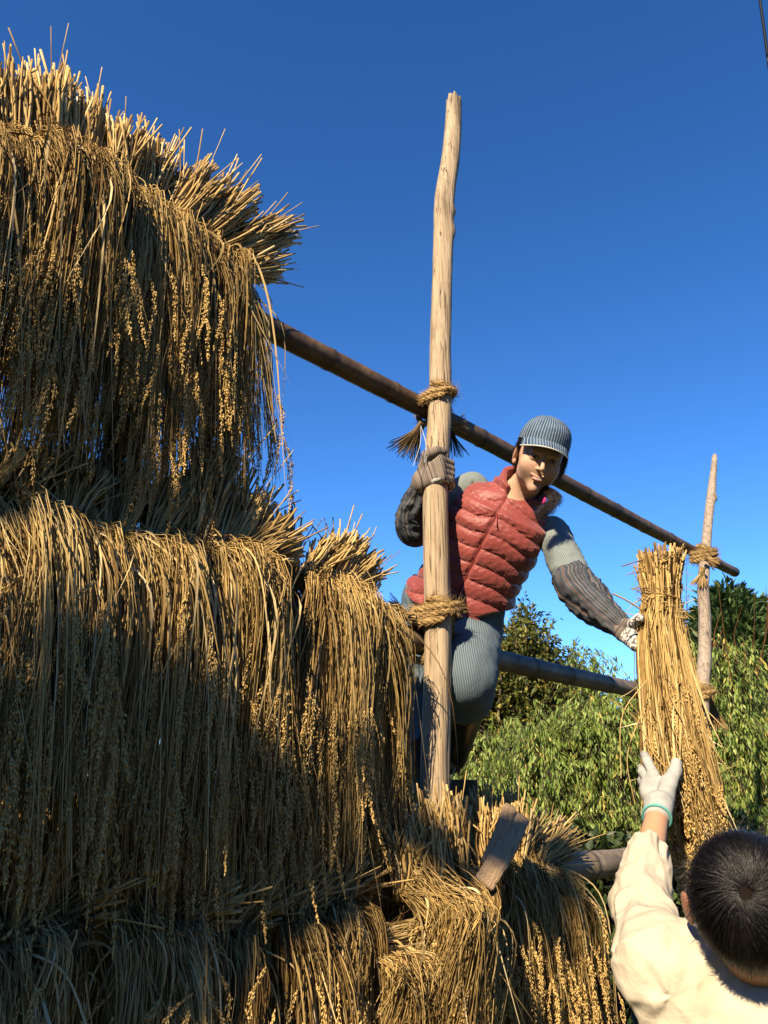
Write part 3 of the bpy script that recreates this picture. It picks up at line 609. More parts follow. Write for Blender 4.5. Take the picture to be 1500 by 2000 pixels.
def loft_obj(name, parts, m, parent):
    V, Q, T, D, n = [], [], [], [], 0
    for v, fq, ft, dv in parts:
        V.append(v); D.append(dv); Q += [f + n for f in fq]; T += [f + n for f in ft]; n += len(v)
    return mesh(name, np.concatenate(V), [np.concatenate(Q)] + ([np.concatenate(T)] if T else []), m, parent, {'dirv': np.concatenate(D)})

# ---- a head with a face; local axes X image-right cheek, Y up, Z forward
def head_field(fd, O, R, neck_end, s=1.0, male=False):
    W = lambda x, y, z: O + (np.array([x, y, z]) * s) @ R
    E_ = lambda c, r, k=.01, mode='add', RR=R: fd.ell(W(*c), RR, np.array(r) * s, k * s, mode)
    C_ = lambda a, b, ra, rb=None, k=.01, mode='add': fd.cap(W(*a), W(*b), ra * s, None if rb is None else rb * s, k * s, mode)
    E_((0, .030, -.016), (.073, .084, .096), 0); E_((0, -.030, .024), (.060, .074, .064), .03)
    for x in (-1, 1):
        E_((x * .037, -.056, .014), (.018, .020, .028), .03); E_((x * .036, -.028, .058), (.024, .022, .020), .03)
    E_((0, -.098, .062), (.017, .017, .018), .026)
    C_((-.034, .020, .077), (.034, .020, .077), .012, k=.016)
    C_((0, .010, .087), (0, -.028, .112), .0056, .0072, .009); E_((0, -.033, .110), (.0082, .0075, .0095), .006)
    for x in (-1, 1): E_((x * .0105, -.034, .097), (.0058, .0056, .009), .006); C_((x * .005, -.0405, .1045), (x * .006, -.036, .100), .0026, k=.002, mode='sub')
    for x in (-1, 1):
        E_((x * .031, .001, .098), (.0185, .0125, .020), .012, 'sub'); fd.ell(W(x * .031, -.001, .0765), R, np.array([.0148, .0142, .0142]) * s, .004 * s)
        E_((x * .031, -.0015, .090), (.0125, .0036, .012), .0015, 'sub')
    for i in range(7):                                                # lips, corners drawn up
        x = (i - 3) * .0066; y = -.0600 + 10 * x * x; z = .0905 - 11 * x * x; C_((x - .003, y, z - .0012), (x + .003, y, z - .0012), .0033 - abs(i - 3) * .0004, k=.005)
        if 0 < i < 6: C_((x - .003, y - .0088, z - .0022), (x + .003, y - .0088, z - .0022), .0042 - abs(i - 3) * .0005, k=.005)
    for i in range(9):
        x = (i - 4) * .0052; y = -.0640 + 10 * x * x; z = .0955 - 11 * x * x; C_((x - .003, y, z), (x + .003, y, z), .0017, k=.001, mode='sub')
    for x in (-1, 1):                                                 # ears
        ca, sa = math.cos(.45 * x), math.sin(.45 * x); Re = np.array([[ca, 0, -sa], [0, 1, 0], [sa, 0, ca]]) @ R
        ex = .094 if male else .078; fd.ell(W(x * ex, -.004, -.012), Re, np.array([.0065, .031, .018]) * s, .004 * s); fd.ell(W(x * .0845, .004, -.010), Re, np.array([.006, .020, .011]) * s, .003 * s, 'sub'); E_((x * .077, -.032, -.004), (.006, .009, .008), .005)
    nr = .056 if male else .048
    fd.cap(W(0, -.055, -.022), neck_end, nr * s, nr * 1.12, .022)
def head_color(V, O, R, s=1.0, skin=(.76, .49, .33), neutral=False):
    q = (V - O) @ R.T / s; x, y, z = q.T; c = np.tile(np.array(skin), (len(V), 1)); up = lambda m, col_, w=1.0: c.__setitem__(m, c[m] * (1 - w) + np.array(col_) * w)
    f = z > .045
    ch = np.exp(-((np.abs(x) - .038) ** 2 + (y + .032) ** 2) / .00035) * f; c[:] = c * (1 - .28 * ch[:, None]) + np.array([.74, .34, .24]) * .28 * ch[:, None]
    yc = y - 10 * np.clip(x * x, 0, .0006)
    up(f & (np.abs(x) < .024) & (yc < -.0568) & (yc > -.0725) & (z > .076), (.62, .24, .18), .8)
    up(f & (np.abs(x) < .0135) & (yc < -.0628) & (yc > -.0662) & (z > .075) & (z < .0945), (.80, .76, .68))
    ye = y - (.0205 - 9 * (np.abs(x) - .030) ** 2); up(f & (np.abs(ye) < .0022) & (np.abs(x) > .014) & (np.abs(x) < .048), (.12, .07, .045), .65)
    ax = np.abs(x) - .031; lid = f & (np.abs(ax) < .0135) & (np.abs(y + .0015) < .0062); up(lid & (y > .0005), (.06, .035, .025), .8); up(lid & (y < -.002), (.40, .20, .14), .6)
    up((np.abs(x) > .080) & (np.abs(y) < .035), (.66, .26, .17), .5)
    return c
def eyes(O, R, s, parent, iris):
    m, nt, b = mat('eye', .12, .6); c = ramp(nt, [(0, (.01, .008, .006)), (.36, (.01, .008, .006)), (.40, iris), (.80, iris), (.86, (.72, .68, .63)), (1, (.72, .68, .63))], attr(nt, 'rnd')).outputs[0]; setc(nt, b, c)
    for x in (-1, 1):
        c0 = O + (np.array([x * .031, -.001, .0765]) * s) @ R; n = 20; th = np.linspace(0, math.pi, n); ph = np.linspace(0, 2 * math.pi, n, endpoint=False)
        T_, F_ = np.meshgrid(th, ph, indexing='ij'); L = np.stack([np.sin(T_) * np.cos(F_), np.sin(T_) * np.sin(F_), np.cos(T_)], -1) * .0122 * s
        id = np.arange(n * n).reshape(n, n); q = np.stack([id[:-1], np.roll(id, -1, 1)[:-1], np.roll(id, -1, 1)[1:], id[1:]], -1).reshape(-1, 4)
        g = Geo(); g.add(L.reshape(-1, 3) @ R + c0, q, rnd=np.clip(T_.ravel() / .62, 0, 1)); g.build('eye', m, parent)
def wrap_hand(fd, wrist, C, ax, u, v, r, phis, zs, lens=(1.0, 1.07, 1.0, .84), thumb=None, rr=.0118, palm=.019, tip=1.0):
    """hand closed round a pole: C centre, ax pole axis, u/v cross axes, fingers follow the circle"""
    pt = lambda ph, z, k=1.0, e=0: C + ax * z + (u * math.sin(ph) + v * math.cos(ph)) * (r + rr * k + e)
    for i, z in enumerate(zs):
        a = [phis[0] + (ph - phis[0]) * lens[i] for ph in phis]
        kn = pt(a[0], z, 1.1); fd.cap(wrist + ax * z * .45, kn, palm * .9, rr * 1.25, .012)
        p = kn
        for j, ph in enumerate(a[1:]):
            q = pt(ph, z - .004 * j, 1.0); fd.cap(p, q, rr * (1.12 - .1 * j), rr * (1.02 - .1 * j), .003); p = q
    if thumb is not None:
        p = wrist + ax * zs[0] * .6
        for j, (ph, z) in enumerate(thumb): q = pt(ph, z, 1.15); fd.cap(p, q, rr * (1.5 - .15 * j), rr * (1.3 - .1 * j), .006); p = q
# ================================================================ the woman
woman = thing('person', 'woman in red padded vest and striped cap leaning round the tall post', 'person', RP(885, 1290, 0.0))
hp = P(1062, 897, 2.545); vdir = nrm(hp - EYE); xr0 = np.array([1., 0, 0]); xr0 = nrm(xr0 - (xr0 @ vdir) * vdir); up0 = np.cross(xr0, vdir)
def rot(a, b, ang): return a * math.cos(ang) + b * math.sin(ang), b * math.cos(ang) - a * math.sin(ang)
HY, HX = rot(up0, xr0, rad(17)); HZ = -vdir
HZ, HX = rot(HZ, HX, rad(9)); HY, HZ = rot(HY, HZ, rad(-1))
HR = basis(HX, HY, HZ); HO = hp - HZ * .086
neck = P(1012, 966, 2.735); hips = P(888, 1198, 2.80); shR = P(920, 945, 2.80); shL = P(1076, 1040, 2.70)
TR = ortho(P(1000, 968, 2.72) - hips, shL - shR)                       # rows: lateral (image right), up the spine, front
if TR[2] @ (EYE - hips) < 0: TR[2] *= -1
TL = float((P(1000, 968, 2.72) - hips) @ TR[1])
elR, wrR = P(812, 1032, 2.77), P(822, 940, 2.665)
elL, wrL = P(1128, 1146, 2.49), P(1218, 1233, 2.33)
kneeL, ankL = P(917, 1322, 2.50), P(890, 1466, 2.70); hipL = hips + TR[0] * .085 - TR[1] * .01
hipR = hips - TR[0] * .10; kneeR, ankR = P(824, 1350, 2.78), P(836, 1560, 2.62)
prof = [(-.10, .02, .02, 0, 0), (-.09, .12, .08, 0, 0), (-.04, .172, .108, 0, 0), (.03, .178, .112, 0, 0), (.14, .140, .095, 0, 0), (.24, .145, .105, 0, .005), (.33, .158, .112, 0, .008), (.40, .160, .098, 0, 0), (TL - .02, .135, .075, 0, -.01), (TL + .01, .09, .06, 0, -.015), (TL + .03, .05, .05, 0, -.015)]
# body: fine head joined to a coarser trunk and limbs under the clothes
fh = Field(HO - .165, HO + .165, .0016); head_field(fh, HO, HR, neck); Vh, Qh = fh.surf(); ch = head_color(Vh, HO, HR)
fb = Field(np.min([hips - .4, ankR - .1, shR - .35], 0), np.max([HO - .02, wrL + .1, shL + .1, kneeL + .1], 0), .007)
lo, hi = hips - .3, neck + .3
fb.fn(lo, hi, torso_fn(hips, TL, TR, [(r[0], r[1] * .88, r[2] * .88, 0, r[4]) for r in prof]), 0); fb.cap(neck - TR[1] * .06, neck + (HO - neck) * .45, .056, .049, .03)
for a, b_, ra, rb in ((shR, elR, .042, .036), (elR, wrR, .036, .026), (shL, elL, .042, .036), (elL, wrL, .036, .026), (hipL, kneeL, .075, .052), (kneeL, ankL, .050, .034), (hipR, kneeR, .075, .052), (kneeR, ankR, .050, .034)): fb.cap(a, b_, ra, rb, .03)
Vb, Qb = fb.surf(); cb = np.tile(np.array([.76, .49, .33]), (len(Vb), 1))
mesh('body', np.concatenate([Vh, Vb]), [np.concatenate([Qh, Qb + len(Vh)])], M['skin'], woman, {'col': np.concatenate([ch, cb])})
eyes(HO, HR, 1.0, woman, (.13, .075, .035))

# vest: quilted down
def vest():
    fv = Field(np.minimum(hips - .28, neck - .26), np.maximum(hips + .28, neck + .30), .003)
    zip_x = lambda y: .012 + .02 * np.clip(y / .4, 0, 1)
    def rip(q):
        x, y, z = q[..., 0], q[..., 1], q[..., 2]; xx = x - .004
        h = y + .16 * np.abs(xx) * np.where(xx < 0, 1.35, .4) + .006 * np.sin(x * 31 + y * 9); w = .054; s = np.abs(np.sin(math.pi * h / w)); puff = .0095 * (s ** .5 - .6)
        front = np.clip(z / .03, 0, 1); seam = np.exp(-(xx / .0075) ** 2) * front; puff = puff * (1 - seam) - .006 * seam
        cr = .0016 * vnoise(np.stack([x * 95 + 9 * np.sin(h * 60), h * 28, z * 60], -1), 3) + .0014 * vnoise(np.stack([x * 190, h * 70, z * 120], -1), 8)
        drag = .0025 * np.sin((x * .8 + y) * 42 + 2 * np.sin(y * 15)) * np.exp(-((y - .06) / .07) ** 2)
        return -.016 - puff - cr * (1.2 - s * .6) - drag
    pv = [(-.012, .172, .112, 0, 0), (0.0, .174, .113, 0, 0), (.03, .170, .112, 0, 0), (.11, .146, .100, 0, 0), (.17, .140, .100, 0, .002), (.25, .145, .103, 0, .006), (.33, .152, .108, 0, .007), (.40, .146, .096, 0, .001), (TL - .045, .132, .085, 0, -.006), (TL - .01, .105, .068, 0, -.012), (TL + .015, .06, .05, 0, -.014)]
    fv.fn(fv.lo, fv.lo + fv.h * fv.n, torso_fn(hips, TL, TR, pv, rip))
    # armholes and open neck
    for sh, el, sg in ((shR, elR, -1), (shL, elL, 1)):
        c = sh + TR[0] * sg * .035 - TR[1] * .02; fv.ell(c, TR, (.052, .095, .10), .008, 'sub')
    nax = nrm(HO - HY * .04 - neck + TR[1] * .04); cR = ortho(nax, TR[0]); nb = neck - TR[1] * .004
    if cR[2] @ TR[2] < 0: cR[2] *= -1
    def collar(p):
        q = (p - nb) @ cR.T; x, y, z = q[..., 0], q[..., 1], q[..., 2]; r = np.sqrt((x / 1.12) ** 2 + (z / 1.0) ** 2); R0 = .064 + .12 * np.clip(y, 0, .1); t = np.abs(r - R0 - .002 * np.sin(np.arctan2(x, z) * 9 + y * 60)) - .0075 - .003 * np.sin(np.clip((y + .01) / .065, 0, 1) * math.pi)
        th = np.arctan2(x - .010, z); gap = .05 + np.clip((y + .025) / .07, 0, 1.4) * .55; top = .060 - .010 * np.cos(th)
        return np.maximum(np.maximum(t, (gap - np.abs(th)) * .06), np.maximum(y - top, -.035 - y))
    fv.cap(nb - cR[1] * .0 + TR[2] * .0, nb + cR[1] * .12, .050, .066, .006, 'sub')
    fv.cap(nb + TR[2] * .045 - TR[1] * .030 + TR[0] * .006, nb + TR[2] * .07 + TR[1] * .05, .020, .06, .006, 'sub')
    fv.fn(nb - .14, nb + .16, collar, .006)
    fv.fn(hips - .3, hips + .3, lambda p: (lambda q: q[..., 1] - .72 * np.clip(q[..., 0] - .01, 0, .2) + .006 - .004 * np.sin(q[..., 0] * 60))((p - hips) @ TR.T), .008, 'sub')
    V, Q = fv.surf(); m, nt, b = mat('red_padded_nylon', .5, .3); n = noise(nt, coords(nt), 130, 4, .65, .8); setc(nt, b, ramp(nt, [(.25, (.24, .043, .037)), (.7, (.34, .066, .055))], noise(nt, coords(nt), 9, 3)).outputs[0])
    b.inputs['Sheen Weight'].default_value = .25; bump(nt, b, n, .3, .0018)
    vo = mesh('vest', V, [Q], m, woman)
    # zip with puller, welt pocket
    mz = plain('zip_tape', (.20, .03, .028), .6); g = Geo(); ys = np.linspace(-.005, TL - .065, 60); pts = []
    for y in ys:
        zf = np.interp(y, [r[0] for r in pv], [r[2] for r in pv]) + np.interp(y, [r[0] for r in pv], [r[4] for r in pv]) + .0105; pts.append(hips + TR[0] * .004 + TR[1] * y + TR[2] * zf)
    tubes(g, np.array(pts), .0032, 6, R2=.0022); zo = g.build('zip', mz, vo)
    g = Geo(); top = pts[-1]; tubes(g, np.array([top + TR[2] * .004, top + TR[2] * .007 - UP * .022, top + TR[2] * .009 - UP * .048]), np.array([[.0026, .0036, .0044]]), 6, R2=np.array([[.0016, .0018, .002]]), caps=True); g.build('zip_puller', plain('puller', (.33, .05, .045), .5), vo)
    g = Geo(); k = spline(np.array([hips + TR[0] * .045 + TR[1] * .075 + TR[2] * .118, hips + TR[0] * .10 + TR[1] * .045 + TR[2] * .105, hips + TR[0] * .155 + TR[1] * .02 + TR[2] * .068]), 16); tubes(g, k, .0055, 8, R2=.009, caps=True); g.build('pocket_welt', m, vo)
    g = Geo(); lb = nb + cR[0] * .056 + cR[2] * .046 + cR[1] * .035
    return m
vest_m = vest()

# shirt sleeves, arm covers
def lerp(a, b_, t): return np.asarray(a) * (1 - t) + np.asarray(b_) * t
sR0 = shR + TR[0] * .045 - TR[1] * .015; sL0 = shL - TR[0] * .045 - TR[1] * .01
loft_obj('shirt_sleeve', [loft('s', [sR0, shR - TR[1] * .004, lerp(shR, elR, .35), lerp(shR, elR, .8)], [.044, .047, .048, .048], None, None, seed=1, fold=.06)], M['hickory_shirt'], woman)
loft_obj('shirt_sleeve', [loft('s', [sL0, shL + TR[0] * .004, lerp(shL, elL, .35), lerp(shL, elL, .7), lerp(shL, elL, .98)], [.047, .052, .054, .055, .050], None, None, seed=2, fold=.09, ff=(2.6, 22))], M['hickory_shirt'], woman)
dR = nrm(elR - shR); outR = nrm(P(770, 1010, 2.77) - P(812, 1000, 2.77))
loft_obj('arm_cover', [loft('a', [lerp(shR, elR, .45), lerp(shR, elR, .75) - UP * .004, elR + dR * .006 - UP * .006, lerp(elR, wrR, .28) + outR * .012, lerp(elR, wrR, .62) + outR * .004, lerp(elR, wrR, .92)], [.048, .050, .050, .055, .045, .029], None, None, seed=3, fold=.15, ff=(4, 24), K=110)], M['armcover'], woman)
loft_obj('arm_cover', [loft('a', [lerp(shL, elL, .80), lerp(shL, elL, .88), lerp(shL, elL, 1.0), lerp(elL, wrL, .25) - UP * .004, lerp(elL, wrL, .55) - UP * .004, lerp(elL, wrL, .80), lerp(elL, wrL, 1.0)], [.054, .064, .062, .058, .051, .040, .027], None, None, seed=4, fold=.14, ff=(4, 24), K=120)], M['armcover'], woman)
# trousers: seat and two legs
def leg(h, k_, a_, r, seed, end, bow): return loft('l', [h + TR[1] * .03, h - TR[1] * .02, lerp(h, k_, .5) + bow, k_, lerp(k_, a_, end * .5), lerp(k_, a_, end)], r, None, None, seed=seed, fold=.075, ff=(2.2, 15), S=56, K=120)
seat = loft('p', [hips + TR[1] * .17, hips + TR[1] * .09, hips + TR[1] * .02, hips - TR[1] * .05, hips - TR[1] * .10], [.135, .152, .178, .172, .12], None, None, R2=[.09, .098, .116, .112, .07], seed=9, fold=.02, S=96, K=60, ref=-TR[2])
loft_obj('trousers', [seat, leg(hipL, kneeL, ankL, [.092, .096, .089, .083, .081, .078], 5, .36, TR[2] * .01), leg(hipR, kneeR, ankR, [.095, .095, .080, .068, .064, .060], 6, .5, TR[2] * 0)], M['hickory_trousers'], woman)
mb = plain('dark_rubber', (.010, .011, .012), .35, .5, 14, .006)
for k_, a_, s_ in ((kneeL, ankL, 0), (kneeR, ankR, 1)):
    d = nrm(a_ - k_); fwd = nrm(np.array([-.25, -1, 0]) - 0); fwd = fwd if s_ else nrm(np.array([-.75, -.6, -.3])); t0 = .18 if s_ == 0 else .42
    V, Qs, Ts, D = loft('b', [lerp(k_, a_, t0), lerp(k_, a_, .5), lerp(k_, a_, .85), a_ + d * .02, a_ + d * .045 + fwd * .02, a_ + d * .055 + fwd * .09, a_ + d * .058 + fwd * .14], [.078 if s_ == 0 else .062, .068, .050, .044, .042, .036, .018], None, None, seed=20 + s_, fold=.035, ff=(2, 16), S=32)
    bo = loft_obj('boot', [(V, Qs, Ts, D)], mb, woman)
    if s_ == 0:
        c = lerp(k_, a_, .36); n_ = nrm(EYE - c); sd = nrm(np.cross(d, n_)); n_ = np.cross(sd, d) * (1 if np.cross(sd, d) @ n_ > 0 else -1); o = c + n_ * .0725; w_, h_ = .016, .010
        V = [o + sd * w_ * a + d * h_ * b_ + n_ * e for e in (0, .003) for a, b_ in ((-1, -1), (1, -1), (1, 1), (-1, 1))]
        mesh('boot_label', V, [np.array([[4, 5, 6, 7], [0, 1, 5, 4], [1, 2, 6, 5], [2, 3, 7, 6], [3, 0, 4, 7]])], plain('dull_yellow_label', (.36, .22, .03), .6), woman, smooth=False)
# gloves
def glove(name, fd, parent, axis, origin, white=None):
    V, Q = fd.surf(); u = (V - origin) @ nrm(axis); rn = np.zeros(len(V)) if white is None else white(V)
    return mesh(name, V, [Q], M['knit'], parent, {'u': u, 'rnd': rn})
zc = RP(853, 926, .088)[2]; pc = post_at(MC, zc); pr = float(np.interp(zc, MR[::-1] * 0 + MC[::-1, 2], MR[::-1])) if False else MR[np.argmin(np.abs(MC[:, 2] - zc))]
fg = Field(pc - .13, pc + .13, .0022)
wrap_hand(fg, wrR, pc, UP, X_, -Y_, pr - .001, [rad(14), rad(62), rad(104), rad(142)], [.030, .009, -.012, -.033], thumb=[(rad(-38), .050), (rad(-2), .060), (rad(24), .062)], rr=.0128, palm=.027)
fg.cap(lerp(elR, wrR, .86), wrR, .030, .029, .012)
glove('glove', fg, woman, X_ + UP * .25, wrR, lambda V: ((V[:, 2] < pc[2] - .040) & (V[:, 0] > pc[0] - .02)).astype(float))
# held sheaf axis
HS0, HS1 = P(1292, 1062, 2.30), P(1372, 1700, 1.66)
sc_ = P(1286, 1243, 2.24); sax = nrm(P(1290, 1180, 2.27) - P(1292, 1300, 2.20)); su = nrm(np.cross(sax, nrm(sc_ - EYE))); su = su if su[0] > 0 else -su; sv = np.cross(su, sax); sv = sv if sv @ (EYE - sc_) > 0 else -sv
fg = Field(np.minimum(wrL, sc_) - .13, np.maximum(wrL, sc_) + .13, .0024)
# fingers pass behind the straw, thumb across its front
wrap_hand(fg, wrL + sv * .004, sc_, sax, su, sv, .050, [rad(-92), rad(-130), rad(-170), rad(-205)], [.030, .010, -.011, -.031], thumb=[(rad(-78), .034), (rad(-52), .040)], rr=.0115, palm=.020)
fg.cap(lerp(elL, wrL, .90), wrL, .029, .028, .012)
glove('glove', fg, woman, wrL - elL, wrL, lambda V: (((V - wrL) @ nrm(wrL - elL) > .018)).astype(float))

# cap
def W_(x, y, z): return HO + np.array([x, y, z]) @ HR
m, nt, b = mat('striped_denim', .85, .15); s = nt.nodes.new('ShaderNodeSeparateXYZ'); a = N(nt, 'ShaderNodeAttribute', attribute_name='dirv'); nt.links.new(a.outputs['Vector'], s.inputs[0])
fr = mth(nt, 'FRACT', mth(nt, 'ADD', mth(nt, 'MULTIPLY', s.outputs[0], 118), mth(nt, 'MULTIPLY', noise(nt, coords(nt), 30, 2), .35))); tri = mth(nt, 'ABSOLUTE', mth(nt, 'SUBTRACT', fr, .5))
c = mixc(nt, ramp(nt, [(.05, (1, 1, 1)), (.13, (0, 0, 0))], tri).outputs[0], ramp(nt, [(.35, (.03, .065, .14)), (.65, (.07, .13, .23))], noise(nt, coords(nt), 26, 4)).outputs[0], (.42, .50, .48))
c = mixc(nt, ramp(nt, [(.66, (0, 0, 0)), (.72, (.9, .9, .9))], noise(nt, coords(nt), 48, 4, .7)).outputs[0], c, (.48, .52, .44)); setc(nt, b, c); bump(nt, b, noise(nt, coords(nt), 60, 3), .4, .002); M['denim'] = m
fc = Field(HO - .19, HO + .21, .002)
fc.ell(W_(0, .043, -.014), HR, (.086, .090, .103), 0); fc.ell(W_(.002, .085, -.004), HR, (.070, .052, .080), .03)
def under(p):
    q = (p - HO) @ HR.T; return (q[..., 1] - (.046 - .10 * (q[..., 2] - .0) * 0 - .16 * np.clip(-q[..., 2], 0, .2)))
fc.fn(HO - .2, HO + .22, under, .003, 'sub'); fc.ell(W_(0, .040, -.015), HR, (.079, .083, .097), 0, 'sub')
V, Q = fc.surf(); q = (V - HO) @ HR.T; V = V + HR[1] * (.0025 * vnoise(q * 60, 5) * (q[:, 1] > .06))[:, None]
th = np.arctan2(q[:, 0], q[:, 2] + .014); co = q[:, 0] * .55 + .45 * th * .088
cap_o = mesh('cap', V, [Q], m, woman, {'dirv': np.stack([co, q[:, 1], q[:, 2]], -1)})
na, ns_ = 41, 10; an = np.linspace(rad(-66), rad(66), na); Vb_, D_ = [], []
for top in (1, 0):
    for j in range(ns_):
        t = j / (ns_ - 1)
        for a in an:
            x = math.sin(a) * (.084 + .004 * t); z = -.014 + math.cos(a) * .101 + .056 * t * max(math.cos(a * 1.15), 0) ** .6; y = .058 - .012 * t - .35 * t * .03 - 2.4 * x * x * (.55 + .45 * t) + .004 * top
            Vb_.append(W_(x, y, z)); D_.append((x, y, z))
id = np.arange(2 * na * ns_).reshape(2, ns_, na); t_ = id[0]; u_ = id[1]
q1 = np.stack([t_[:-1, :-1], t_[1:, :-1], t_[1:, 1:], t_[:-1, 1:]], -1).reshape(-1, 4); q2 = np.stack([u_[:-1, :-1], u_[:-1, 1:], u_[1:, 1:], u_[1:, :-1]], -1).reshape(-1, 4)
def edge(t1, u1): return np.stack([t1[:-1], u1[:-1], u1[1:], t1[1:]], -1)
mesh('brim', Vb_, [np.concatenate([q1, q2, edge(t_[-1], u_[-1]), edge(t_[:, 0], u_[:, 0]), edge(t_[:, -1], u_[:, -1])])], m, cap_o, {'dirv': np.array(D_)})
g = Geo(); tubes(g, np.array([np.array(Vb_[k]) - HR[1] * .002 for k in id[0][-1]]), .0023, 6, rnd=.5, caps=True); g.build('brim_piping', plain('pale_piping', (.66, .66, .56), .8), cap_o)
g = Geo(); tubes(g, np.array([W_(0, .134, -.006), W_(0, .140, -.005)]), .006, 10, caps=True); g.build('button', plain('cap_button', (.5, .56, .56), .8), cap_o)

# hair
m, nt, b = mat('dark_brown_hair', .38, .5); setc(nt, b, ramp(nt, [(0, (.012, .007, .005)), (.7, (.018, .010, .007)), (1, (.05, .026, .015))], attr(nt, 'rnd')).outputs[0]); M['hair'] = m
rr = np.random.RandomState(12); g = Geo()
def locks(pts, n, spread, curl, K, r, wfreq=3):
    pts = np.array(pts); n0 = rr.normal(0, 1, (n, 3)); k = np.linspace(0, 1, len(pts))[None, :, None]
    C = pts[None] + n0[:, None] * spread * (.35 + k) + rr.normal(0, spread * .3, (n, len(pts), 3)); S_ = spline(C, K); tt = np.linspace(0, 1, K)[None, :, None]; ph = rr.uniform(0, 6.28, (n, 1, 1)); f = rr.uniform(.7, 1.3, (n, 1, 1)) * wfreq * 6.28
    S_ = S_ + curl * tt * (np.sin(f * tt + ph) * HX + np.cos(f * tt + ph) * HZ); tubes(g, S_, np.linspace(1, .4, K)[None] * r, 3, rnd=rr.uniform(0, 1, n))
for x in (-1, 1):
    for _ in range(4): locks([W_(x * .072, .052, .012), W_(x * .077, .026, .006), W_(x * .077, .008 - .004 * _, -.006 - .012 * _)], 50, .004, .002, 8, .0007)
    locks([W_(x * .066, .045, -.06), W_(x * .062, -.01, -.085), W_(x * .03, -.06, -.085), W_(0, -.075, -.085)], 200, .009, .002, 10, .0009)
locks([W_(.070, .045, .045), W_(.077, .01, .040), W_(.080, -.02, .02), W_(.072, -.05, .0)], 70, .004, .003, 12, .0006)
locks([W_(0, .03, -.098), W_(0, -.02, -.10), W_(.005, -.065, -.09), W_(.01, -.085, -.085)], 240, .022, .002, 10, .001)
pony = [W_(.01, -.078, -.085), P(1072, 962, 2.56), P(1080, 975, 2.53), P(1072, 992, 2.52), P(1060, 1004, 2.53)]
locks(pony, 420, .0085, .006, 26, .00045, 2.6); locks([pony[0], P(1084, 962, 2.56), P(1092, 974, 2.53), P(1084, 984, 2.53)], 110, .005, .007, 22, .00045, 2.6); locks([P(1066, 985, 2.53), P(1058, 998, 2.52), P(1056, 1010, 2.52)], 130, .006, .006, 18, .0004, 2.4)
g.build('hair', m, woman)
g = Geo(); tubes(g, np.array(loop(P(1063, 978, 2.52), HX, .008, .008, 0, 1.0, u=HY, v=HZ, rise=0)), .0035, 6); g.build('hair_tie', plain('pink_hair_tie', (.75, .05, .22), .6), woman)
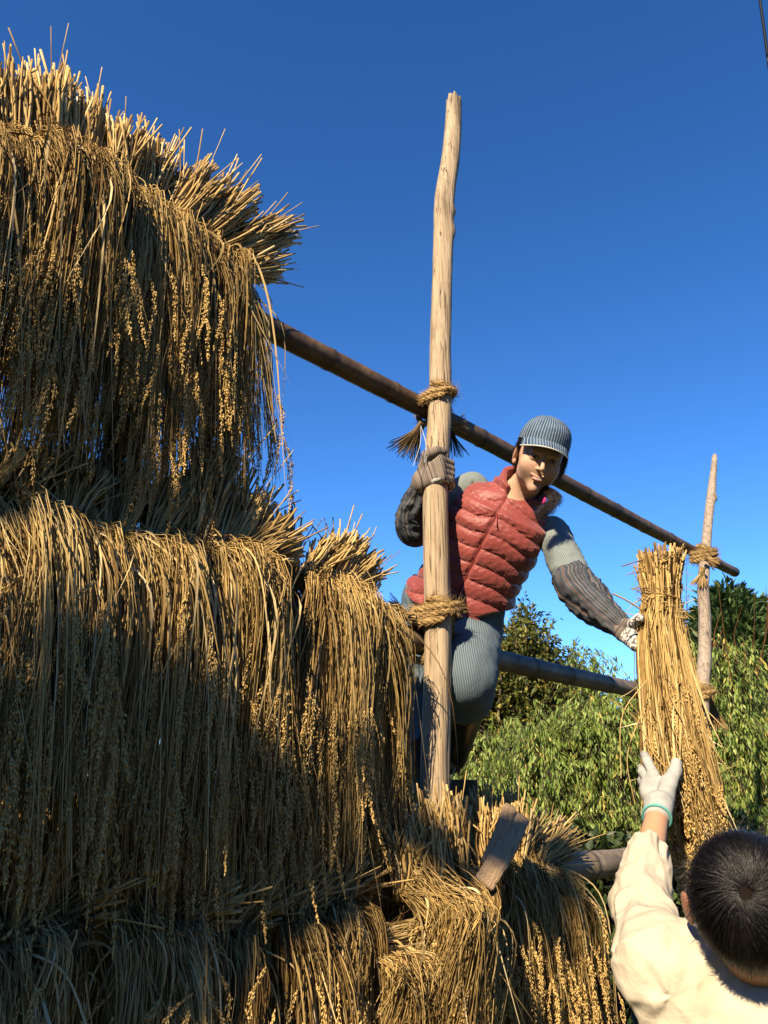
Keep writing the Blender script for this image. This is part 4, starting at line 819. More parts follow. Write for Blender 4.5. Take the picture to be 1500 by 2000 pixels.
# ================================================================ the sheaf being handed up
def held_sheaf():
    rr = np.random.RandomState(77); root = P(1293, 1240, 2.19)
    t = thing('rice_sheaf', 'upright sheaf of rice straw passed between the two people, butts up', 'rice sheaf', root)
    A = np.array([P(1288, 1072, 2.32), P(1292, 1170, 2.275), P(1291, 1240, 2.24), P(1313, 1400, 2.08), P(1338, 1540, 1.985), P(1376, 1700, 1.93)])
    hw = np.array([38, 35, 46, 60, 68, 50]) * depth_of(A) / F
    def ax(tt): C = spline(A, 60); i = np.clip(tt * 59, 0, 58.999); k = i.astype(int); f = (i - k)[..., None]; return C[k] * (1 - f) + C[k + 1] * f
    def wid(tt): return np.interp(tt, np.linspace(0, 1, 6), hw)
    Tm = nrm(A[-1] - A[0]); u = nrm(np.cross(Tm, nrm(root - EYE))); u = u if u[0] > 0 else -u; v = np.cross(u, Tm); v = v if v @ (EYE - root) > 0 else -v
    def strands(n, t0, t1, K, spread=1.0, jit=.004, cross=.25):
        r = np.sqrt(rr.uniform(.05, 1, n)); a = rr.uniform(0, 6.28, n); a2 = a + rr.normal(0, cross, n); tt = t0[:, None] + (t1 - t0)[:, None] * np.linspace(0, 1, K)
        al = a[:, None] + (a2 - a)[:, None] * np.linspace(0, 1, K); w = wid(tt) * spread * r[:, None]
        return ax(tt) + u * (np.cos(al) * w)[..., None] + v * (np.sin(al) * w * .85)[..., None] + rr.normal(0, jit, (n, 1, 3)) + np.cumsum(rr.normal(0, jit * .25, (n, K, 3)), 1)
    n = 330; g = Geo(); S = strands(n, rr.choice([0, 0, 0, .05, .08], n) + rr.exponential(.025, n), rr.uniform(.35, .6, n), 10, cross=.18, jit=.002)
    S[:, :2] += (nrm(S[:, 0] - ax(np.zeros(n))) * rr.uniform(0, .02, (n, 1)))[:, None] * np.array([1, .5])[None, :, None]; tubes(g, S, rr.uniform(.0016, .0032, (n, 1)), 5, rnd=np.clip(rr.normal(.42, .28, n), 0, 1), caps=True); g.build('stalk_butts', M['butts'], t)
    n = 720; g = Geo(); tubes(g, strands(n, rr.uniform(.15, .45, n), rr.uniform(.7, 1.0, n), 16, cross=.5), np.linspace(1.2, .7, 16)[None] * rr.uniform(.0009, .0017, (n, 1)), 3, rnd=np.clip(rr.normal(.40, .28, n), 0, 1))
    n = 70; s0 = strands(n, rr.uniform(.12, .9, n), rr.uniform(.3, 1, n), 5, cross=1.2); d = rr.normal(0, .03, (n, 1, 3)) * np.linspace(0, 1, 5)[None, :, None] ** 2; tubes(g, s0 * 1.0 + d * 1.5, rr.uniform(.0008, .0016, (n, 1)), 3, rnd=rr.uniform(.4, 1, n)); gst = g
    n = 230; s0 = strands(n, rr.uniform(.2, .8, n), rr.uniform(.5, 1.04, n), 12, 1.04, cross=.7); e = np.linspace(0, 1, 12)[None, :, None] ** 2.5 * rr.normal(0, .034, (n, 1, 3)); wv = np.interp(np.linspace(0, 1, 12), [0, .3, .7, 1], [.5, 1, .8, .05])[None] * rr.uniform(.0014, .0034, (n, 1))
    g = Geo(); tubes(g, s0 + e, wv, 2, ref=nrm(v[None] + rr.normal(0, .6, (n, 3))), rnd=rr.uniform(0, 1, n)); g.build('leaf_blades', M['leaf_dry'], t)
    n = 300; t0 = rr.uniform(.52, .97, n); s0 = strands(n, t0, t0 + .03, 3, 1.0, cross=.05); g = Geo(); panicles(g, s0[:, 0], s0[:, 2] - s0[:, 0], 80, .15, rr, .008); g.build('grain_ears', M['grain'], t)
    g = Geo()
    for k in range(5):
        c = ax(np.array([.20 + .008 * k]))[0]; w = wid(.2) * 1.0; a = np.linspace(0, 6.3, 26); tubes(g, c + u * (np.cos(a) * w)[:, None] + v * (np.sin(a) * w * .86)[:, None] + Tm * (.012 * np.cos(a + k * .4))[:, None], .0028, 5, rnd=.3 + .1 * k)
    g.build('straw_tie', M['straw'], t)
    # loose bits and long strays
    g = gst; n = 190; c = strands(n, rr.uniform(.03, .33, n), rr.uniform(.1, .4, n), 2, .95, cross=.3)[:, 0]; o = nrm(u[None] * rr.normal(0, 1, (n, 1)) + v[None] * rr.uniform(0, 1, (n, 1)) + Tm * rr.normal(0, .8, (n, 1))); l = rr.uniform(.02, .075, (n, 1))
    tubes(g, spline(np.stack([c, c + o * l * .5, c + o * l + rr.normal(0, .012, (n, 3))], 1), 6), rr.uniform(.0006, .0018, (n, 1)), 4, rnd=rr.uniform(.1, 1, n))
    for a, b, c, r in (((1252, 1190, 2.2), (1225, 1173, 2.19), (1197, 1159, 2.18), .0026), ((1262, 1330, 2.05), (1215, 1400, 2.0), (1213, 1520, 1.98), .0015), ((1250, 1400, 2.0), (1225, 1480, 1.98), (1240, 1570, 1.97), .0014), ((1370, 1480, 2.0), (1400, 1560, 1.97), (1438, 1632, 1.95), .0018), ((1262, 1440, 2.0), (1232, 1395, 2.0), (1190, 1365, 2.0), .0010)):
        tubes(g, spline(np.array([P(*a), P(*b), P(*c)]), 14), r, 5, rnd=.8)
    g.build('straw', M['straw'], t)
held_sheaf()

# stand behind the straw, beside the post foot
c = P(900, 1526, 3.05); t = thing('stand', 'round wooden block on a green stand just right of the post foot', 'stand', (c[0], c[1], 0))
g = Geo(); z = np.array([0, .012, .05, .10, .104]); tubes(g, c + UP * (z[:, None] - .10), np.array([[.060, .064, .063, .064, .058]]), 22, caps=True, ref=X_); g.build('block', M['old_straw'], t)
g = Geo(); tubes(g, np.array([c - UP * .10, c - UP * .13, c - UP * .30]), np.array([[.055, .062, .066]]), 20, caps=True, ref=X_)
for a in (0.3, 2.4, 4.5):
    o = np.array([math.cos(a), math.sin(a), 0]); f = c + o * .35; f[2] = 0; tubes(g, np.array([c + o * .05 - UP * .2, (c + f) / 2 - UP * .1, f]), .014, 8, caps=True)
g.build('frame', plain('green_paint', (.03, .14, .09), .6, .3, 20, .003), t)
# ================================================================ vegetation behind the rack
def leaf_mat(name, stops, trans=.35):
    m, nt, b = mat(name, 0.5, 0.35); c = ramp(nt, stops, attr(nt, 'rnd')).outputs[0]; setc(nt, b, c)
    t = nt.nodes.new('ShaderNodeBsdfTranslucent'); nt.links.new(c, t.inputs[0]); x = nt.nodes.new('ShaderNodeMixShader'); x.inputs[0].default_value = trans
    o = nt.nodes['Material Output']; nt.links.new(b.outputs[0], x.inputs[1]); nt.links.new(t.outputs[0], x.inputs[2]); nt.links.new(x.outputs[0], o.inputs[0]); return m
M['lf_pale'] = leaf_mat('pale_green_leaf', [(0, (.07, .13, .025)), (.3, (.20, .32, .055)), (.7, (.40, .54, .11)), (.92, (.58, .66, .18)), (1, (.80, .62, .15))])
M['lf_olive'] = leaf_mat('olive_leaf', [(0, (.04, .06, .014)), (.4, (.14, .18, .035)), (.75, (.32, .33, .07)), (1, (.55, .46, .11))])
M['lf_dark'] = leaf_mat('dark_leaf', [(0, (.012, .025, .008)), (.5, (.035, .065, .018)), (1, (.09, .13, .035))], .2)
M['lf_conifer'] = leaf_mat('conifer_needles', [(0, (.03, .06, .02)), (.5, (.09, .16, .045)), (1, (.19, .27, .075))], .15)
M['bark'] = wood_mat('bark', (.22, .17, .12), (.14, .10, .07), (.05, .035, .025), 30, 6, .4)
M['twig_red'] = straw_mat('bare_red_twig', [(0, (.16, .06, .03)), (1, (.34, .15, .06))])
def leaves(g, p, d, L, W, rn, rr, flat=.5):
    n = len(p); d = nrm(d); s = nrm(np.cross(d, nrm(rr.normal(0, 1, (n, 3)) * flat + np.array([0, .3, 1.0])))); nn = np.cross(s, d)
    L = L[:, None]; W = W[:, None]
    V = np.stack([p, p + d * L * .42 + s * W + nn * W * .35, p + d * L - nn * L * .08, p + d * L * .42 - s * W + nn * W * .35], 1).reshape(-1, 3)
    f = np.array([[0, 1, 2], [0, 2, 3]])[None] + 4 * np.arange(n)[:, None, None]
    g.add(V, None, f.reshape(-1, 3), np.repeat(rn, 4))
def tree(label, base, blobs, ntw, tl, LL, LW, droop, lm, seed, per=14, name='tree', cat='tree', group=None, trunk_r=.06, up=.5, shell=.35, split=.25, shoots=None, hang=1.0, sub=0, tws=.17):
    rr = np.random.RandomState(seed); base = np.asarray(base, float); t = thing(name, label, cat, base, group)
    if sub: blobs = [(np.array(b[0]) + rr.uniform(-1, 1, 3) * np.array(b[1]) * .75, np.array(b[1]) * rr.uniform(.35, .6)) for b in blobs for _ in range(sub)]
    cen = np.array([b[0] for b in blobs]); rd_ = np.array([b[1] for b in blobs]); vol = rd_.prod(1) ** .7; w = vol / vol.sum()
    g = Geo(); top = cen.mean(0); h = top[2] - base[2]
    fork = base + (top - base) * np.array([.4, .4, split])
    tubes(g, spline(np.array([base - UP * .1, base + (fork - base) * .5 + rr.normal(0, .03, 3), fork]), 10), np.linspace(1.2, .85, 10)[None] * trunk_r, 8)
    for c in cen:
        mid = (fork + c) / 2 + rr.normal(0, .08, 3) + UP * .1
        tubes(g, spline(np.array([fork - UP * .05, mid, c]), 12), np.linspace(.6, .15, 12)[None] * trunk_r, 6)
    k = rr.choice(len(blobs), ntw, p=w); dr = nrm(rr.normal(0, 1, (ntw, 3))); r = (shell + (1 - shell) * rr.uniform(0, 1, (ntw, 1)) ** .6)
    s = cen[k] + dr * rd_[k] * r * .9
    d0 = nrm(dr + UP * up + rr.normal(0, .35, (ntw, 3))); l = tl * rr.uniform(.5, 1.3, (ntw, 1))
    C = np.stack([s - d0 * l * .3, s, s + d0 * l * .45 - UP * droop * l * .1, s + d0 * l * .8 - UP * droop * l * .5], 1); S = spline(C, 10)
    tubes(g, S[:, ::3], np.linspace(1, .4, 4)[None] * max(.0025, trunk_r * .035), 3)
    if shoots is not None:
        for (a, b, rad__) in shoots: tubes(g, spline(np.array([a, (np.array(a) + np.array(b)) / 2 + rr.normal(0, .02, 3), b]), 10), np.linspace(1, .35, 10)[None] * rad__, 5)
    g.build('trunk', M['bark'], t)
    i = rr.randint(1, 10, (ntw, per)); ar = np.arange(ntw)[:, None]; T = nrm(np.gradient(S, axis=1))[ar, i]; p = S[ar, i] + rr.normal(0, .012, (ntw, per, 3))
    dd = T * .6 + rr.normal(0, .55, p.shape) - UP * droop * hang
    n = ntw * per; tw = np.repeat(rr.normal(0, tws, ntw) + .12 * rr.normal(size=len(cen))[k], per)
    rn = np.clip(.5 + tw + rr.normal(0, .16, n), 0, 1)
    g = Geo(); leaves(g, p.reshape(n, 3), dd.reshape(n, 3), LL * rr.uniform(.6, 1.2, n), LW * rr.uniform(.7, 1.2, n), rn, rr); g.build('crown', lm, t, smooth=False)
    return t
def B(px, py, dep, rx, ry, rz): return (P(px, py, dep), (rx, ry, rz))
def G(px, dep): p = P(px, 1600, dep); p[2] = 0; return p
# olive broadleaf tree behind her legs
tree('olive green broadleaf tree with lacy top standing behind her legs', G(960, 8.6),
     [B(1000, 1250, 8.6, .24, .3, .22), B(970, 1330, 8.6, .55, .5, .35), B(1050, 1370, 8.6, .5, .5, .3), B(985, 1300, 8.6, .5, .5, .28), B(960, 1390, 8.6, .75, .7, .45), B(1060, 1420, 8.8, .6, .6, .38), B(860, 1420, 8.6, .6, .6, .45), B(1120, 1470, 8.8, .45, .5, .35), B(820, 1320, 8.6, .35, .5, .4), B(930, 1530, 8.4, .8, .7, .5), B(1080, 1350, 8.7, .35, .4, .3), B(1020, 1220, 8.6, .14, .2, .16), B(900, 1340, 8.6, .4, .5, .35), B(1010, 1330, 8.5, .4, .4, .3), B(1150, 1400, 8.9, .3, .4, .3)],
     4600, .36, .066, .015, .35, M['lf_olive'], 1, per=17, name='broadleaf_tree', trunk_r=.06, shell=.0, sub=5, tws=.24)
# pale weeping shrubs
for i, (lab, x, blobs, nt_) in enumerate([
    ('pale green drooping shrub right of her boot above the straw butts', 985, [B(980, 1500, 6.9, .30, .35, .35), B(960, 1590, 6.7, .35, .35, .35), B(1030, 1560, 6.8, .3, .3, .4)], 420),
    ('pale green drooping shrub directly above the split wood slab', 1090, [B(1085, 1470, 6.6, .32, .35, .36), B(1080, 1580, 6.4, .42, .35, .4), B(1120, 1650, 6.4, .3, .35, .3)], 520),
    ('light green weeping shrub with tall leafy shoots beside the held sheaf', 1190, [B(1165, 1400, 6.5, .2, .3, .36), B(1200, 1480, 6.4, .34, .35, .36), B(1190, 1590, 6.3, .42, .35, .4), B(1225, 1390, 6.6, .16, .3, .25), B(1158, 1320, 6.6, .08, .15, .22)], 640),
    ('leafy green shrub between the held sheaf and the grey far post', 1310, [B(1300, 1400, 7.0, .25, .35, .5), B(1320, 1520, 6.6, .32, .35, .5), B(1330, 1330, 7.2, .15, .2, .3)], 420),
    ('bright green shrub with bare red shoots at the right frame edge', 1460, [B(1455, 1440, 6.2, .30, .35, .25), B(1440, 1540, 6.0, .34, .35, .35), B(1510, 1500, 6.1, .35, .35, .45), B(1400, 1470, 6.2, .14, .3, .4), B(1420, 1330, 6.3, .12, .2, .22)], 900),
    ('green shrub low behind the man head at the right frame edge', 1450, [B(1440, 1640, 5.6, .4, .35, .3), B(1530, 1640, 5.6, .35, .3, .35)], 560)]):
    tree(lab, G(x, depth_of(blobs[0][0])), blobs, int(nt_ * 1.9), .46, .066, .0080, 1.35, M['lf_pale'], 20 + i, per=17, name='shrub', cat='shrub', trunk_r=.03, up=.9, shell=.0, sub=6, tws=.24)
# dark undergrowth
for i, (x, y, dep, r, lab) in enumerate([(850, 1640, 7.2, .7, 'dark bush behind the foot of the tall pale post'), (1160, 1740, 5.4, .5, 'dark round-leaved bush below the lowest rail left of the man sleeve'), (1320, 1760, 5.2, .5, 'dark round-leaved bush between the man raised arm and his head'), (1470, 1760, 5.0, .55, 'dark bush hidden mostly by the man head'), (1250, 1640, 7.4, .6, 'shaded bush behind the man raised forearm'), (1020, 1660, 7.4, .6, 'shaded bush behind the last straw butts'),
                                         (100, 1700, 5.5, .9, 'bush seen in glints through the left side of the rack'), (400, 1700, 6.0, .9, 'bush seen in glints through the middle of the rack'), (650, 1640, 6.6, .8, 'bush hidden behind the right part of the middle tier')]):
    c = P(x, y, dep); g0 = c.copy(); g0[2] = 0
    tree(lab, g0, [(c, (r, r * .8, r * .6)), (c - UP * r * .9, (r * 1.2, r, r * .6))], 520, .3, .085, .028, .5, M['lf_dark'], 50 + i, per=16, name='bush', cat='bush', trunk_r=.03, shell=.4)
# bare upright shoots
g = Geo(); rr = np.random.RandomState(8)
for a, b in [((1430, 1340), (1402, 1136)), ((1442, 1280), (1450, 1182)), ((1467, 1325), (1473, 1148)), ((1478, 1310), (1496, 1146)), ((1472, 1350), (1500, 1180)), ((1452, 1330), (1453, 1250)), ((1393, 1265), (1415, 1224)), ((1393, 1260), (1406, 1200)), ((1330, 1300), (1345, 1160)), ((1343, 1290), (1341, 1090)), ((1336, 1310), (1332, 1130))]:
    q0, q1 = P(*a, 6.1), P(*b, 6.1); C = spline(np.array([q0, (q0 + q1) / 2 + rr.normal(0, .02, 3), q1]), 12); tubes(g, C, np.linspace(.0035, .0015, 12)[None], 5, rnd=rr.uniform(0, 1))
t = thing('bare_shoots', 'clump of thin bare reddish shoots rising before the conifer', 'twigs', G(1460, 6.1)); g.build('stems', M['twig_red'], t)
# conifers
def conifer(label, apex, halfw, H, seed, n=2600, group=None):
    rr = np.random.RandomState(seed); apex = np.asarray(apex, float); base = apex.copy(); base[2] = 0; t = thing('conifer', label, 'conifer', base, group)
    g = Geo(); tubes(g, np.array([base, (base + apex) / 2, apex - UP * .3]), np.array([[.3, .2, .03]]) * halfw / 2, 8); 
    f = rr.uniform(0, 1, n) ** .7; ph = rr.uniform(0, 6.28, n); Rm = halfw * f ** .8 * (1 + .22 * np.sin(ph * 3 + f * 17) + .18 * np.sin(ph * 5 - f * 31)); r = Rm * rr.uniform(.35, 1.05, n)
    s = apex - UP * (f * H)[:, None] + np.stack([np.cos(ph) * r, np.sin(ph) * r, np.zeros(n)], 1)
    d = np.stack([np.cos(ph), np.sin(ph), rr.uniform(.0, .7, n)], 1); l = halfw * .20 * rr.uniform(.5, 1.3, n)[:, None]
    g.build('trunk', M['bark'], t)
    per = 16; u = rr.uniform(0, 1, (n, per, 1)); p = s[:, None] + nrm(d)[:, None] * l[:, None] * u + rr.normal(0, .022 * halfw, (n, per, 3))
    dd = d[:, None] + rr.normal(0, .5, (n, per, 3)) + UP * .3; m_ = n * per
    rn = np.clip(.5 + np.repeat(rr.normal(0, .18, n), per) + rr.normal(0, .12, m_), 0, 1)
    g = Geo(); leaves(g, p.reshape(m_, 3), dd.reshape(m_, 3), .11 * halfw * rr.uniform(.6, 1.2, m_), .016 * halfw * rr.uniform(.7, 1.3, m_), rn, rr); g.build('crown', M['lf_conifer'], t, smooth=False)
conifer('broad dark green conifer with pointed top behind the grey far post', P(1417, 1160, 20), 2.5, 8, 70, 4200)
conifer('lower conifer shoulder joined to the broad one on its right', P(1462, 1190, 21), 2.3, 8, 71, 3600)
conifer('dark conifer left of the grey far post, mostly behind the held sheaf', P(1372, 1190, 23), 2.0, 8, 72, 2600)
conifer('dark conifer at the right frame edge', P(1520, 1235, 24), 2.4, 8, 73, 2600)
conifer('small distant conifer just under the grey middle rail', P(1232, 1358, 45), 2.2, 10, 74, 1200)
conifer('small distant conifer left of its taller neighbour under the grey rail', P(1196, 1385, 45), 1.8, 9, 75, 1000)
# far woodland closing the view
g = Geo(); rr = np.random.RandomState(99); n = 70000; az = rr.uniform(-1.25, 1.25, n); R_ = rr.uniform(60, 85, n); hh = 5.5 + 1.5 * np.sin(az * 9) + 1.0 * np.sin(az * 23 + 1) + .7 * np.sin(az * 61)
z = rr.uniform(0, 1, n) ** .7 * hh; p = np.stack([np.sin(az) * R_, np.cos(az) * R_, z], 1)
leaves(g, p, rr.normal(0, 1, (n, 3)) + UP * .3, rr.uniform(.4, .8, n), rr.uniform(.15, .3, n), np.clip(rr.normal(.5, .2, n), 0, 1), rr)
w_ = g.build('distant_wood', M['lf_conifer'], smooth=False); tag(w_, 'far-off dark green wood behind the shrubs', 'woodland', kind='stuff')
# power cable
a, b = P(1468, -120, 9), P(1520, 262, 9); d = nrm(b - a); m_, nt, bb = mat('cable_sheath', .5); setc(nt, bb, (.012, .014, .02))
g = Geo(); Q = np.array([a - d * 14, a, b, b + d * 10]); tubes(g, spline(Q, 40), .016, 8); c_ = g.build('power_cable', m_); tag(c_, 'thin dark overhead cable crossing the top right corner of the sky', 'cable')

# added unseen tree: crown clumps set along sun rays to shade parts of the rack
S_ = np.array(sdir); bl = []
for px_, py_, r_ in ((-120, 1680, .20), (60, 1780, .16), (230, 1750, .11), (420, 1600, .12), (560, 1640, .13), (330, 1760, .15), (90, 1900, .18), (270, 1960, .15), (110, 915, .10), (270, 925, .10), (-40, 930, .10), (400, 880, .08), (-60, 2040, .24), (-220, 1840, .26), (690, 1680, .09), (450, 1690, .12), (1095, 1650, .11), (1040, 1770, .12), (1110, 1780, .09), (830, 1650, .09), (935, 1790, .09)):
    c = RP(px_, py_, .14) - S_ * 7.0; bl.append((c, (max(r_ - .07, .02),) * 3))
b0 = np.mean([b[0] for b in bl], 0); g0 = b0 + np.array([-1.6, -.4, 0]); g0[2] = 0
tree('added unseen tree behind the viewer, crown clumps placed to shade parts of the rack', g0, bl, 2200, .05, .065, .024, .2, M['lf_dark'], 91, per=10, name='broadleaf_tree', trunk_r=.03, shell=0, split=.8)
g = Geo(); n = 60000; az = rr.uniform(math.pi * .42, math.pi * 1.58, n); R_ = rr.uniform(17, 24, n); p = np.stack([np.sin(az) * R_, np.cos(az) * R_, rr.uniform(0, 1, n) ** .8 * (7.5 + 1.5 * np.sin(az * 11) + np.sin(az * 29))], 1)  # added leaf ring behind the viewer, cuts the low sky light on the rack
leaves(g, p, rr.normal(0, 1, (n, 3)), rr.uniform(.35, .7, n), rr.uniform(.12, .24, n), np.clip(rr.normal(.4, .2, n), 0, 1), rr)
w_ = g.build('sky_block_foliage', M['lf_conifer'], smooth=False); tag(w_, 'unseen foliage ring added behind the viewer to block low sky light', 'woodland', kind='stuff')
# ================================================================ the man
man = thing('person', 'man seen from behind in cream shirt and white glove, raising his left arm', 'person', (P(1480, 1900, 1.1)[0], P(1480, 1900, 1.1)[1], 0))
fh_ = nrm(np.array([.42, .91, 0])); th_ = rad(38); mZ = fh_ * math.cos(th_) + UP * math.sin(th_); mY = UP * math.cos(th_) - fh_ * math.sin(th_); mX = np.cross(mY, mZ)
MR_ = basis(mX, mY, mZ); MO = P(1464, 1764, 1.30) ; S_M = 1.02
mneck = P(1468, 1852, 1.365); mW = lambda x, y, z: MO + (np.array([x, y, z]) * S_M) @ MR_
mlat = nrm(np.array([-fh_[1], fh_[0], 0])) * -1.0                       # towards his right (image right)
msh = P(1290, 1890, 1.37); mshR = mneck + mlat * .19 - UP * .06 - fh_ * .0
mel, mwr = P(1250, 1765, 1.58), P(1284, 1590, 1.80)
mhip = mneck - UP * .50 - fh_ * .02
f1 = Field(MO - .18, MO + .18, .003); head_field(f1, MO, MR_, mneck - UP * .02, S_M, male=True); Vh, Qh = f1.surf(); chm = head_color(Vh, MO, MR_, S_M, (.62, .36, .22))
f2 = Field(np.array([mneck[0] - .55, mneck[1] - .4, .0]), np.array([mneck[0] + .45, mneck[1] + .65, mwr[2] + .1]), .008)
f2.cap(mneck - UP * .1, mneck + UP * .02, .06, .055, .02); f2.cap(mneck - UP * .12, mhip, .11, .12, .05); f2.cap(mneck - UP * .06 - mlat * .10, mneck - UP * .06 + mlat * .12, .06, .06, .04)
for a, b_, ra, rb in ((msh, mel, .045, .038), (mel, mwr, .036, .0245), (mshR, mshR - UP * .28 + fh_ * .04, .045, .038), (mshR - UP * .28 + fh_ * .04, mshR - UP * .50 + fh_ * .12, .036, .026)): f2.cap(a, b_, ra, rb, .03)
rhand = mshR - UP * .50 + fh_ * .12
for i in range(4): f2.cap(rhand + mlat * (.012 * (i - 1.5)), rhand + mlat * (.02 * (i - 1.5)) - UP * .10 + fh_ * .03, .011, .009, .004); 
for s_ in (-1, 1):
    h_ = mhip + mlat * s_ * .09; k_ = np.array([h_[0], h_[1], .5]) + fh_ * .03; a_ = np.array([h_[0], h_[1], .09]); f2.cap(h_, k_, .08, .055, .03); f2.cap(k_, a_, .055, .04, .03)
Vb, Qb = f2.surf(); mesh('body', np.concatenate([Vh, Vb]), [np.concatenate([Qh, Qb + len(Vh)])], M['skin'], man, {'col': np.concatenate([chm, np.tile(np.array([.66, .38, .22]), (len(Vb), 1))])})
eyes(MO, MR_, S_M, man, (.05, .025, .015))

# cream shirt
BR = basis(mlat, UP, -fh_)                                             # rows: his right, up, towards the viewer (back)
def man_shirt():
    f3 = Field(np.array([mneck[0] - .36, mneck[1] - .26, mneck[2] - .60]), np.array([mneck[0] + .36, mneck[1] + .62, mwr[2] + .06]), .0036)
    ny = 0.0
    prof = [(-.56, .20, .14, 0, 0), (-.45, .20, .14, 0, 0), (-.25, .205, .145, 0, 0), (-.12, .205, .135, 0, -.005), (-.06, .185, .11, 0, -.008), (-.02, .13, .085, 0, -.01), (.012, .078, .07, 0, -.01), (.02, .07, .066, 0, -.01)]
    def rip(q):
        x, y, z = q[..., 0], q[..., 1], q[..., 2]; w = np.clip(-y / .15, 0, 1)
        f2_ = .3 - np.abs(vnoise(np.stack([x * 13 + y * 4, y * 3.2, z * 9], -1), 4)); f3_ = .3 - np.abs(vnoise(np.stack([x * 34 + y * 12, y * 9, z * 20], -1), 14))
        dx = x + .15; dy = y + .02; r = np.hypot(dx, dy); ang = np.arctan2(dy, dx); fan = (.3 - np.abs(vnoise(np.stack([ang * 3.6, r * 6 + 0 * x, z * 4], -1), 6))) * np.exp(-(r / .24) ** 2) * np.clip(r / .04, 0, 1)
        return -.017 * f2_ * w - .006 * f3_ * w - .026 * fan
    f3.fn(f3.lo, f3.lo + f3.h * f3.n, torso_fn(mneck, 0, BR, prof, rip))
    def sleeve(a, b, ra, rb, seed, k):
        a = np.asarray(a); b = np.asarray(b); L = np.linalg.norm(b - a); d = (b - a) / L; e1 = nrm(np.cross(d, [.2, .3, .9])); e2 = np.cross(d, e1)
        def f(p):
            q = p - a; y = q @ d; t = np.clip(y / L, 0, 1); r = np.linalg.norm(q - (t * L)[..., None] * d, axis=-1); x1, x2 = q @ e1, q @ e2; al = np.arctan2(x2, x1)
            w = .017 * (.35 - np.abs(vnoise(np.stack([np.cos(al) * 1.5 + y * 4, np.sin(al) * 1.5, y * 17], -1), seed))) + .006 * (.3 - np.abs(vnoise(np.stack([np.cos(al) * 3, np.sin(al) * 3 + y * 9, y * 34], -1), seed + 9)))
            return r - (ra + (rb - ra) * t) - w
        m = max(ra, rb) + .06; f3.fn(np.minimum(a, b) - m, np.maximum(a, b) + m, f, k)
    sleeve(msh + (mneck - msh) * .25 - UP * .02, msh, .078, .072, 2, .05); sleeve(msh, mel, .068, .054, 5, .035); sleeve(mel, mel + (mwr - mel) * .60, .055, .041, 7, .02); sleeve(mshR, mshR - UP * .28 + fh_ * .04, .068, .058, 3, .04)
    # open ends at cuff and neck
    ce = mel + (mwr - mel) * .61; dd = nrm(mwr - mel); f3.fn(ce - .13, ce + .16, lambda p: np.where((p - mneck) @ dd > 0, -((p - ce) @ dd) + .004 * np.sin(p[..., 0] * 90), 1), .002, 'sub');
    # collar band
    def col_(p):
        q = (p - mneck) @ BR.T; x, y, z = q[..., 0], q[..., 1] - .20 * 0, q[..., 2] + .006; r = np.sqrt(x * x + z * z); R0 = .074 - .12 * np.clip(y, 0, .08); th = np.arctan2(x, -z)
        return np.maximum(np.abs(r - R0) - .0042, np.maximum(y - .070, -.03 - y))
    f3.cap(mneck - UP * .005, mneck + UP * .1, .064, .064, .004, 'sub'); f3.fn(mneck - .12, mneck + .12, col_, .006)
    V, Q = f3.surf(); m, nt, b = mat('cream_cotton', .85, .15); n = noise(nt, coords(nt), 900, 2); w = noise(nt, coords(nt, (1, 1, 1)), 17, 3, .5, .8)
    setc(nt, b, ramp(nt, [(.3, (.60, .53, .40)), (.7, (.70, .63, .49))], noise(nt, coords(nt), 5, 3)).outputs[0]); bump(nt, b, mth(nt, 'ADD', mth(nt, 'MULTIPLY', n, .05), w), .5, .010)
    so = mesh('shirt', V, [Q], m, man)
    return m
cm = man_shirt()
mt = plain('dark_work_trousers', (.03, .035, .05), .8, .2, 12, .006)
L_ = []
for s_ in (-1, 1):
    h_ = mhip + mlat * s_ * .09; k_ = np.array([h_[0], h_[1], .5]) + fh_ * .03; a_ = np.array([h_[0], h_[1], .06]); L_.append(loft('t', [h_ + UP * .12, h_, k_, a_ + UP * .05], [.10, .105, .075, .065], None, None, seed=40 + s_, fold=.04))
    loft_obj('boot', [loft('b', [a_ + UP * .16, a_ + UP * .04, a_ - UP * .015 + fh_ * .04, a_ - UP * .02 + fh_ * .12, a_ - UP * .025 + fh_ * .18], [.052, .05, .048, .042, .02], None, None, seed=50, fold=.02, S=24, K=40)], mb, man)
loft_obj('trousers', L_, mt, man)

# white glove with teal cuff: thumb to the right, fingers round the far side of the sheaf
fg = Field(np.minimum(mwr, P(1292, 1500, 1.95)) - .11, np.maximum(mwr, P(1292, 1500, 1.95)) + .12, .0024)
k0 = mwr; fg.cap(mwr - dd * 0 if False else mwr, mwr + nrm(P(1290, 1540, 1.875) - mwr) * .03, .031, .033, .01)
for i, (kx, ky, kd) in enumerate(((1277, 1513, 1.917), (1266, 1525, 1.923), (1262, 1538, 1.917), (1264, 1551, 1.905))):
    fg.cap(mwr + (P(1290, 1560, 1.990) - mwr) * .5, P(kx, ky, kd), .025, .0135, .016)
for pts in ([(1277, 1513, 1.917), (1264, 1486, 1.96), (1259, 1474, 2.04), (1270, 1468, 2.12)], [(1266, 1525, 1.923), (1256, 1508, 1.965), (1254, 1500, 2.05), (1268, 1498, 2.13)], [(1262, 1538, 1.917), (1255, 1526, 1.965), (1256, 1520, 2.05), (1270, 1518, 2.13)], [(1264, 1551, 1.905), (1260, 1543, 1.945), (1262, 1540, 2.02), (1276, 1538, 2.08)]):
    q = [P(*p) for p in pts]
    for j in range(3): fg.cap(q[j], q[j + 1], .0125 - .0008 * j, .0117 - .0008 * j, .004)
q = [P(1297, 1565, 1.845), P(1306, 1530, 1.890), P(1319, 1506, 1.920), P(1321, 1491, 1.945)]
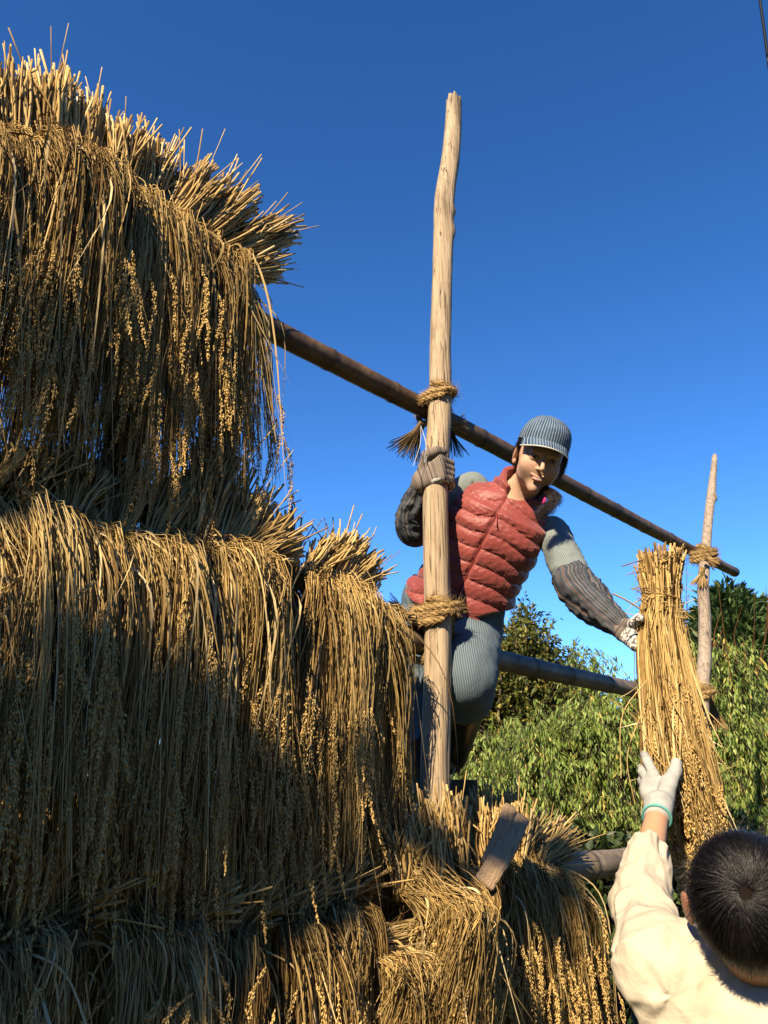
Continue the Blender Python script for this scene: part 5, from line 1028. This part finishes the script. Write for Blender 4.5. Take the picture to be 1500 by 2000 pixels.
for j in range(3): fg.cap(q[j], q[j + 1], .023 - .0048 * j, .0182 - .0022 * j, .012 - .003 * j)
V, Q = fg.surf(); m, nt, b = mat('white_knit_glove', .9, .1); nn = noise(nt, coords(nt), 160, 4, .6); setc(nt, b, ramp(nt, [(.3, (.38, .39, .37)), (.65, (.52, .53, .50))], noise(nt, coords(nt), 30, 4)).outputs[0]); bump(nt, b, nn, .5, .002)
gl = mesh('glove', V, [Q], m, man)
gd = nrm(P(1290, 1555, 1.865) - mwr); e1 = nrm(np.cross(gd, [.2, .3, .9])); e2 = np.cross(gd, e1); g = Geo()
tubes(g, np.array(loop(mwr - gd * .012, gd, .0305, .0305, 0, 1.0, u=e1, v=e2, rise=0, n=30)), .0032, 8); tubes(g, np.array([mwr - gd * .014, mwr]), .0300, 24); g.build('cuff_edge', plain('teal_cuff', (.16, .50, .46), .8), gl)

# short black hair combed out of the crown whorl
m, nt, b = mat('black_hair', .38, .45); setc(nt, b, ramp(nt, [(0, (.002, .002, .002)), (.85, (.007, .006, .006)), (1, (.035, .028, .022))], attr(nt, 'rnd')).outputs[0]); M['black_hair'] = m
def man_hair():
    rr = np.random.RandomState(5); n = 24000; wd = nrm((P(1457, 1750, 1.20) - MO) @ MR_.T)                   # whorl direction, local
    d = nrm(np.concatenate([rr.normal(0, 1, (n, 3)), wd + rr.normal(0, .12, (2600, 3)), wd + rr.normal(0, .03, (900, 3))])); d = d[(d[:, 2] < .30 + .9 * (d[:, 1] - .1)) & (d[:, 1] > -.80 - .25 * (d[:, 2] < -.3)) & ~((np.abs(d[:, 0]) > .80) & (d[:, 1] < -.12) & (d[:, 2] > -.35))]
    n = len(d); c0 = np.array([0, .022, -.014]); rd_ = np.array([.0765, .091, .100]); r_of = lambda q: q * (1 / np.linalg.norm(q / rd_, axis=-1, keepdims=True))
    tang = nrm(d - (d @ wd)[:, None] * wd); tang = nrm(tang - (tang * d).sum(1)[:, None] * d); sw = np.cross(d, tang); dist = np.arccos(np.clip(d @ wd, -1, 1))
    g_ = np.exp(-(dist / .55)); dirn = nrm(tang + sw * (.75 * g_ + .05)[:, None] + rr.normal(0, .10, (n, 3)))
    down = np.array([0, -.9, .35]); side = np.clip((dist - .9) / .7, 0, 1)[:, None]; dirn = nrm(dirn * (1 - side * .5) + nrm(down - (d @ down)[:, None] * d) * side * .5)
    L = rr.uniform(.026, .044, (n, 1)) * (1 - .6 * (d[:, 1] < -.35))[:, None] * np.clip(.55 + dist * 1.6, 0, 1)[:, None]
    P0 = r_of(d); lift = .08 + .12 * np.exp(-dist * 1.5)[:, None] + .08 * (d[:, 1] < -.35)[:, None]
    P1 = P0 + dirn * L * .45 + d * L * lift * .55; P2 = P0 + dirn * L * .95 + d * L * lift * .45; q2 = nrm(P2); base = r_of(q2) ; P2 = np.where(np.linalg.norm(P2, axis=1, keepdims=True) < np.linalg.norm(base, axis=1, keepdims=True) + .002, base + q2 * .003, P2)
    S_ = spline(np.stack([P0 * .98, P1, P2], 1), 6); S_ = (S_ + c0) * S_M @ MR_ + MO
    g = Geo(); tubes(g, S_, np.linspace(1, .35, 6)[None] * .00050, 3, rnd=np.clip(rr.uniform(0, 1, n) ** 1.5, 0, 1)); o = g.build('hair', m, man)
    # dark scalp cap under the hair, same colour as hair roots
    f = Field(MO - .16, MO + .16, .0035); f.ell(MO + (c0 * S_M) @ MR_, MR_, (rd_ + .0030) * S_M, 0)
    f.fn(f.lo, f.lo + .34, lambda p: (lambda q: -( .004 + np.maximum(np.maximum(q[..., 2] - .035 - .9 * q[..., 1], -.050 - q[..., 1]), 0)) if False else -np.maximum(q[..., 2] - .030 - .8 * q[..., 1], -.062 - .12 * np.clip(-q[..., 2], 0, .1) * 1.5 - q[..., 1]))((p - MO) @ MR_.T / S_M), .004, 'sub')
    V, Q = f.surf(); mesh('hair_base', V, [Q], plain('hair_roots', (.014, .010, .008), .9, .05, 200, .002, .8), o)
man_hair()

# sun and sky are exposed like the photograph; every cloth, straw and leaf colour is brought to its real reflectance
for m in bpy.data.materials:
    if not m.use_nodes: continue
    nt = m.node_tree; k = .62 if m.name not in ('skin',) else .55
    for b in [n for n in nt.nodes if n.type == 'BSDF_PRINCIPLED']:
        i = b.inputs['Base Color']
        if i.links: c = mixc(nt, 1.0, i.links[0].from_socket, (k, k, k), 'MULTIPLY'); nt.links.new(c, i)
        else: i.default_value = tuple(x * k for x in i.default_value[:3]) + (1,)
    for b in [n for n in nt.nodes if n.type == 'BSDF_TRANSLUCENT']:
        i = b.inputs[0]
        if i.links: c = mixc(nt, 1.0, i.links[0].from_socket, (k, k, k), 'MULTIPLY'); nt.links.new(c, i)
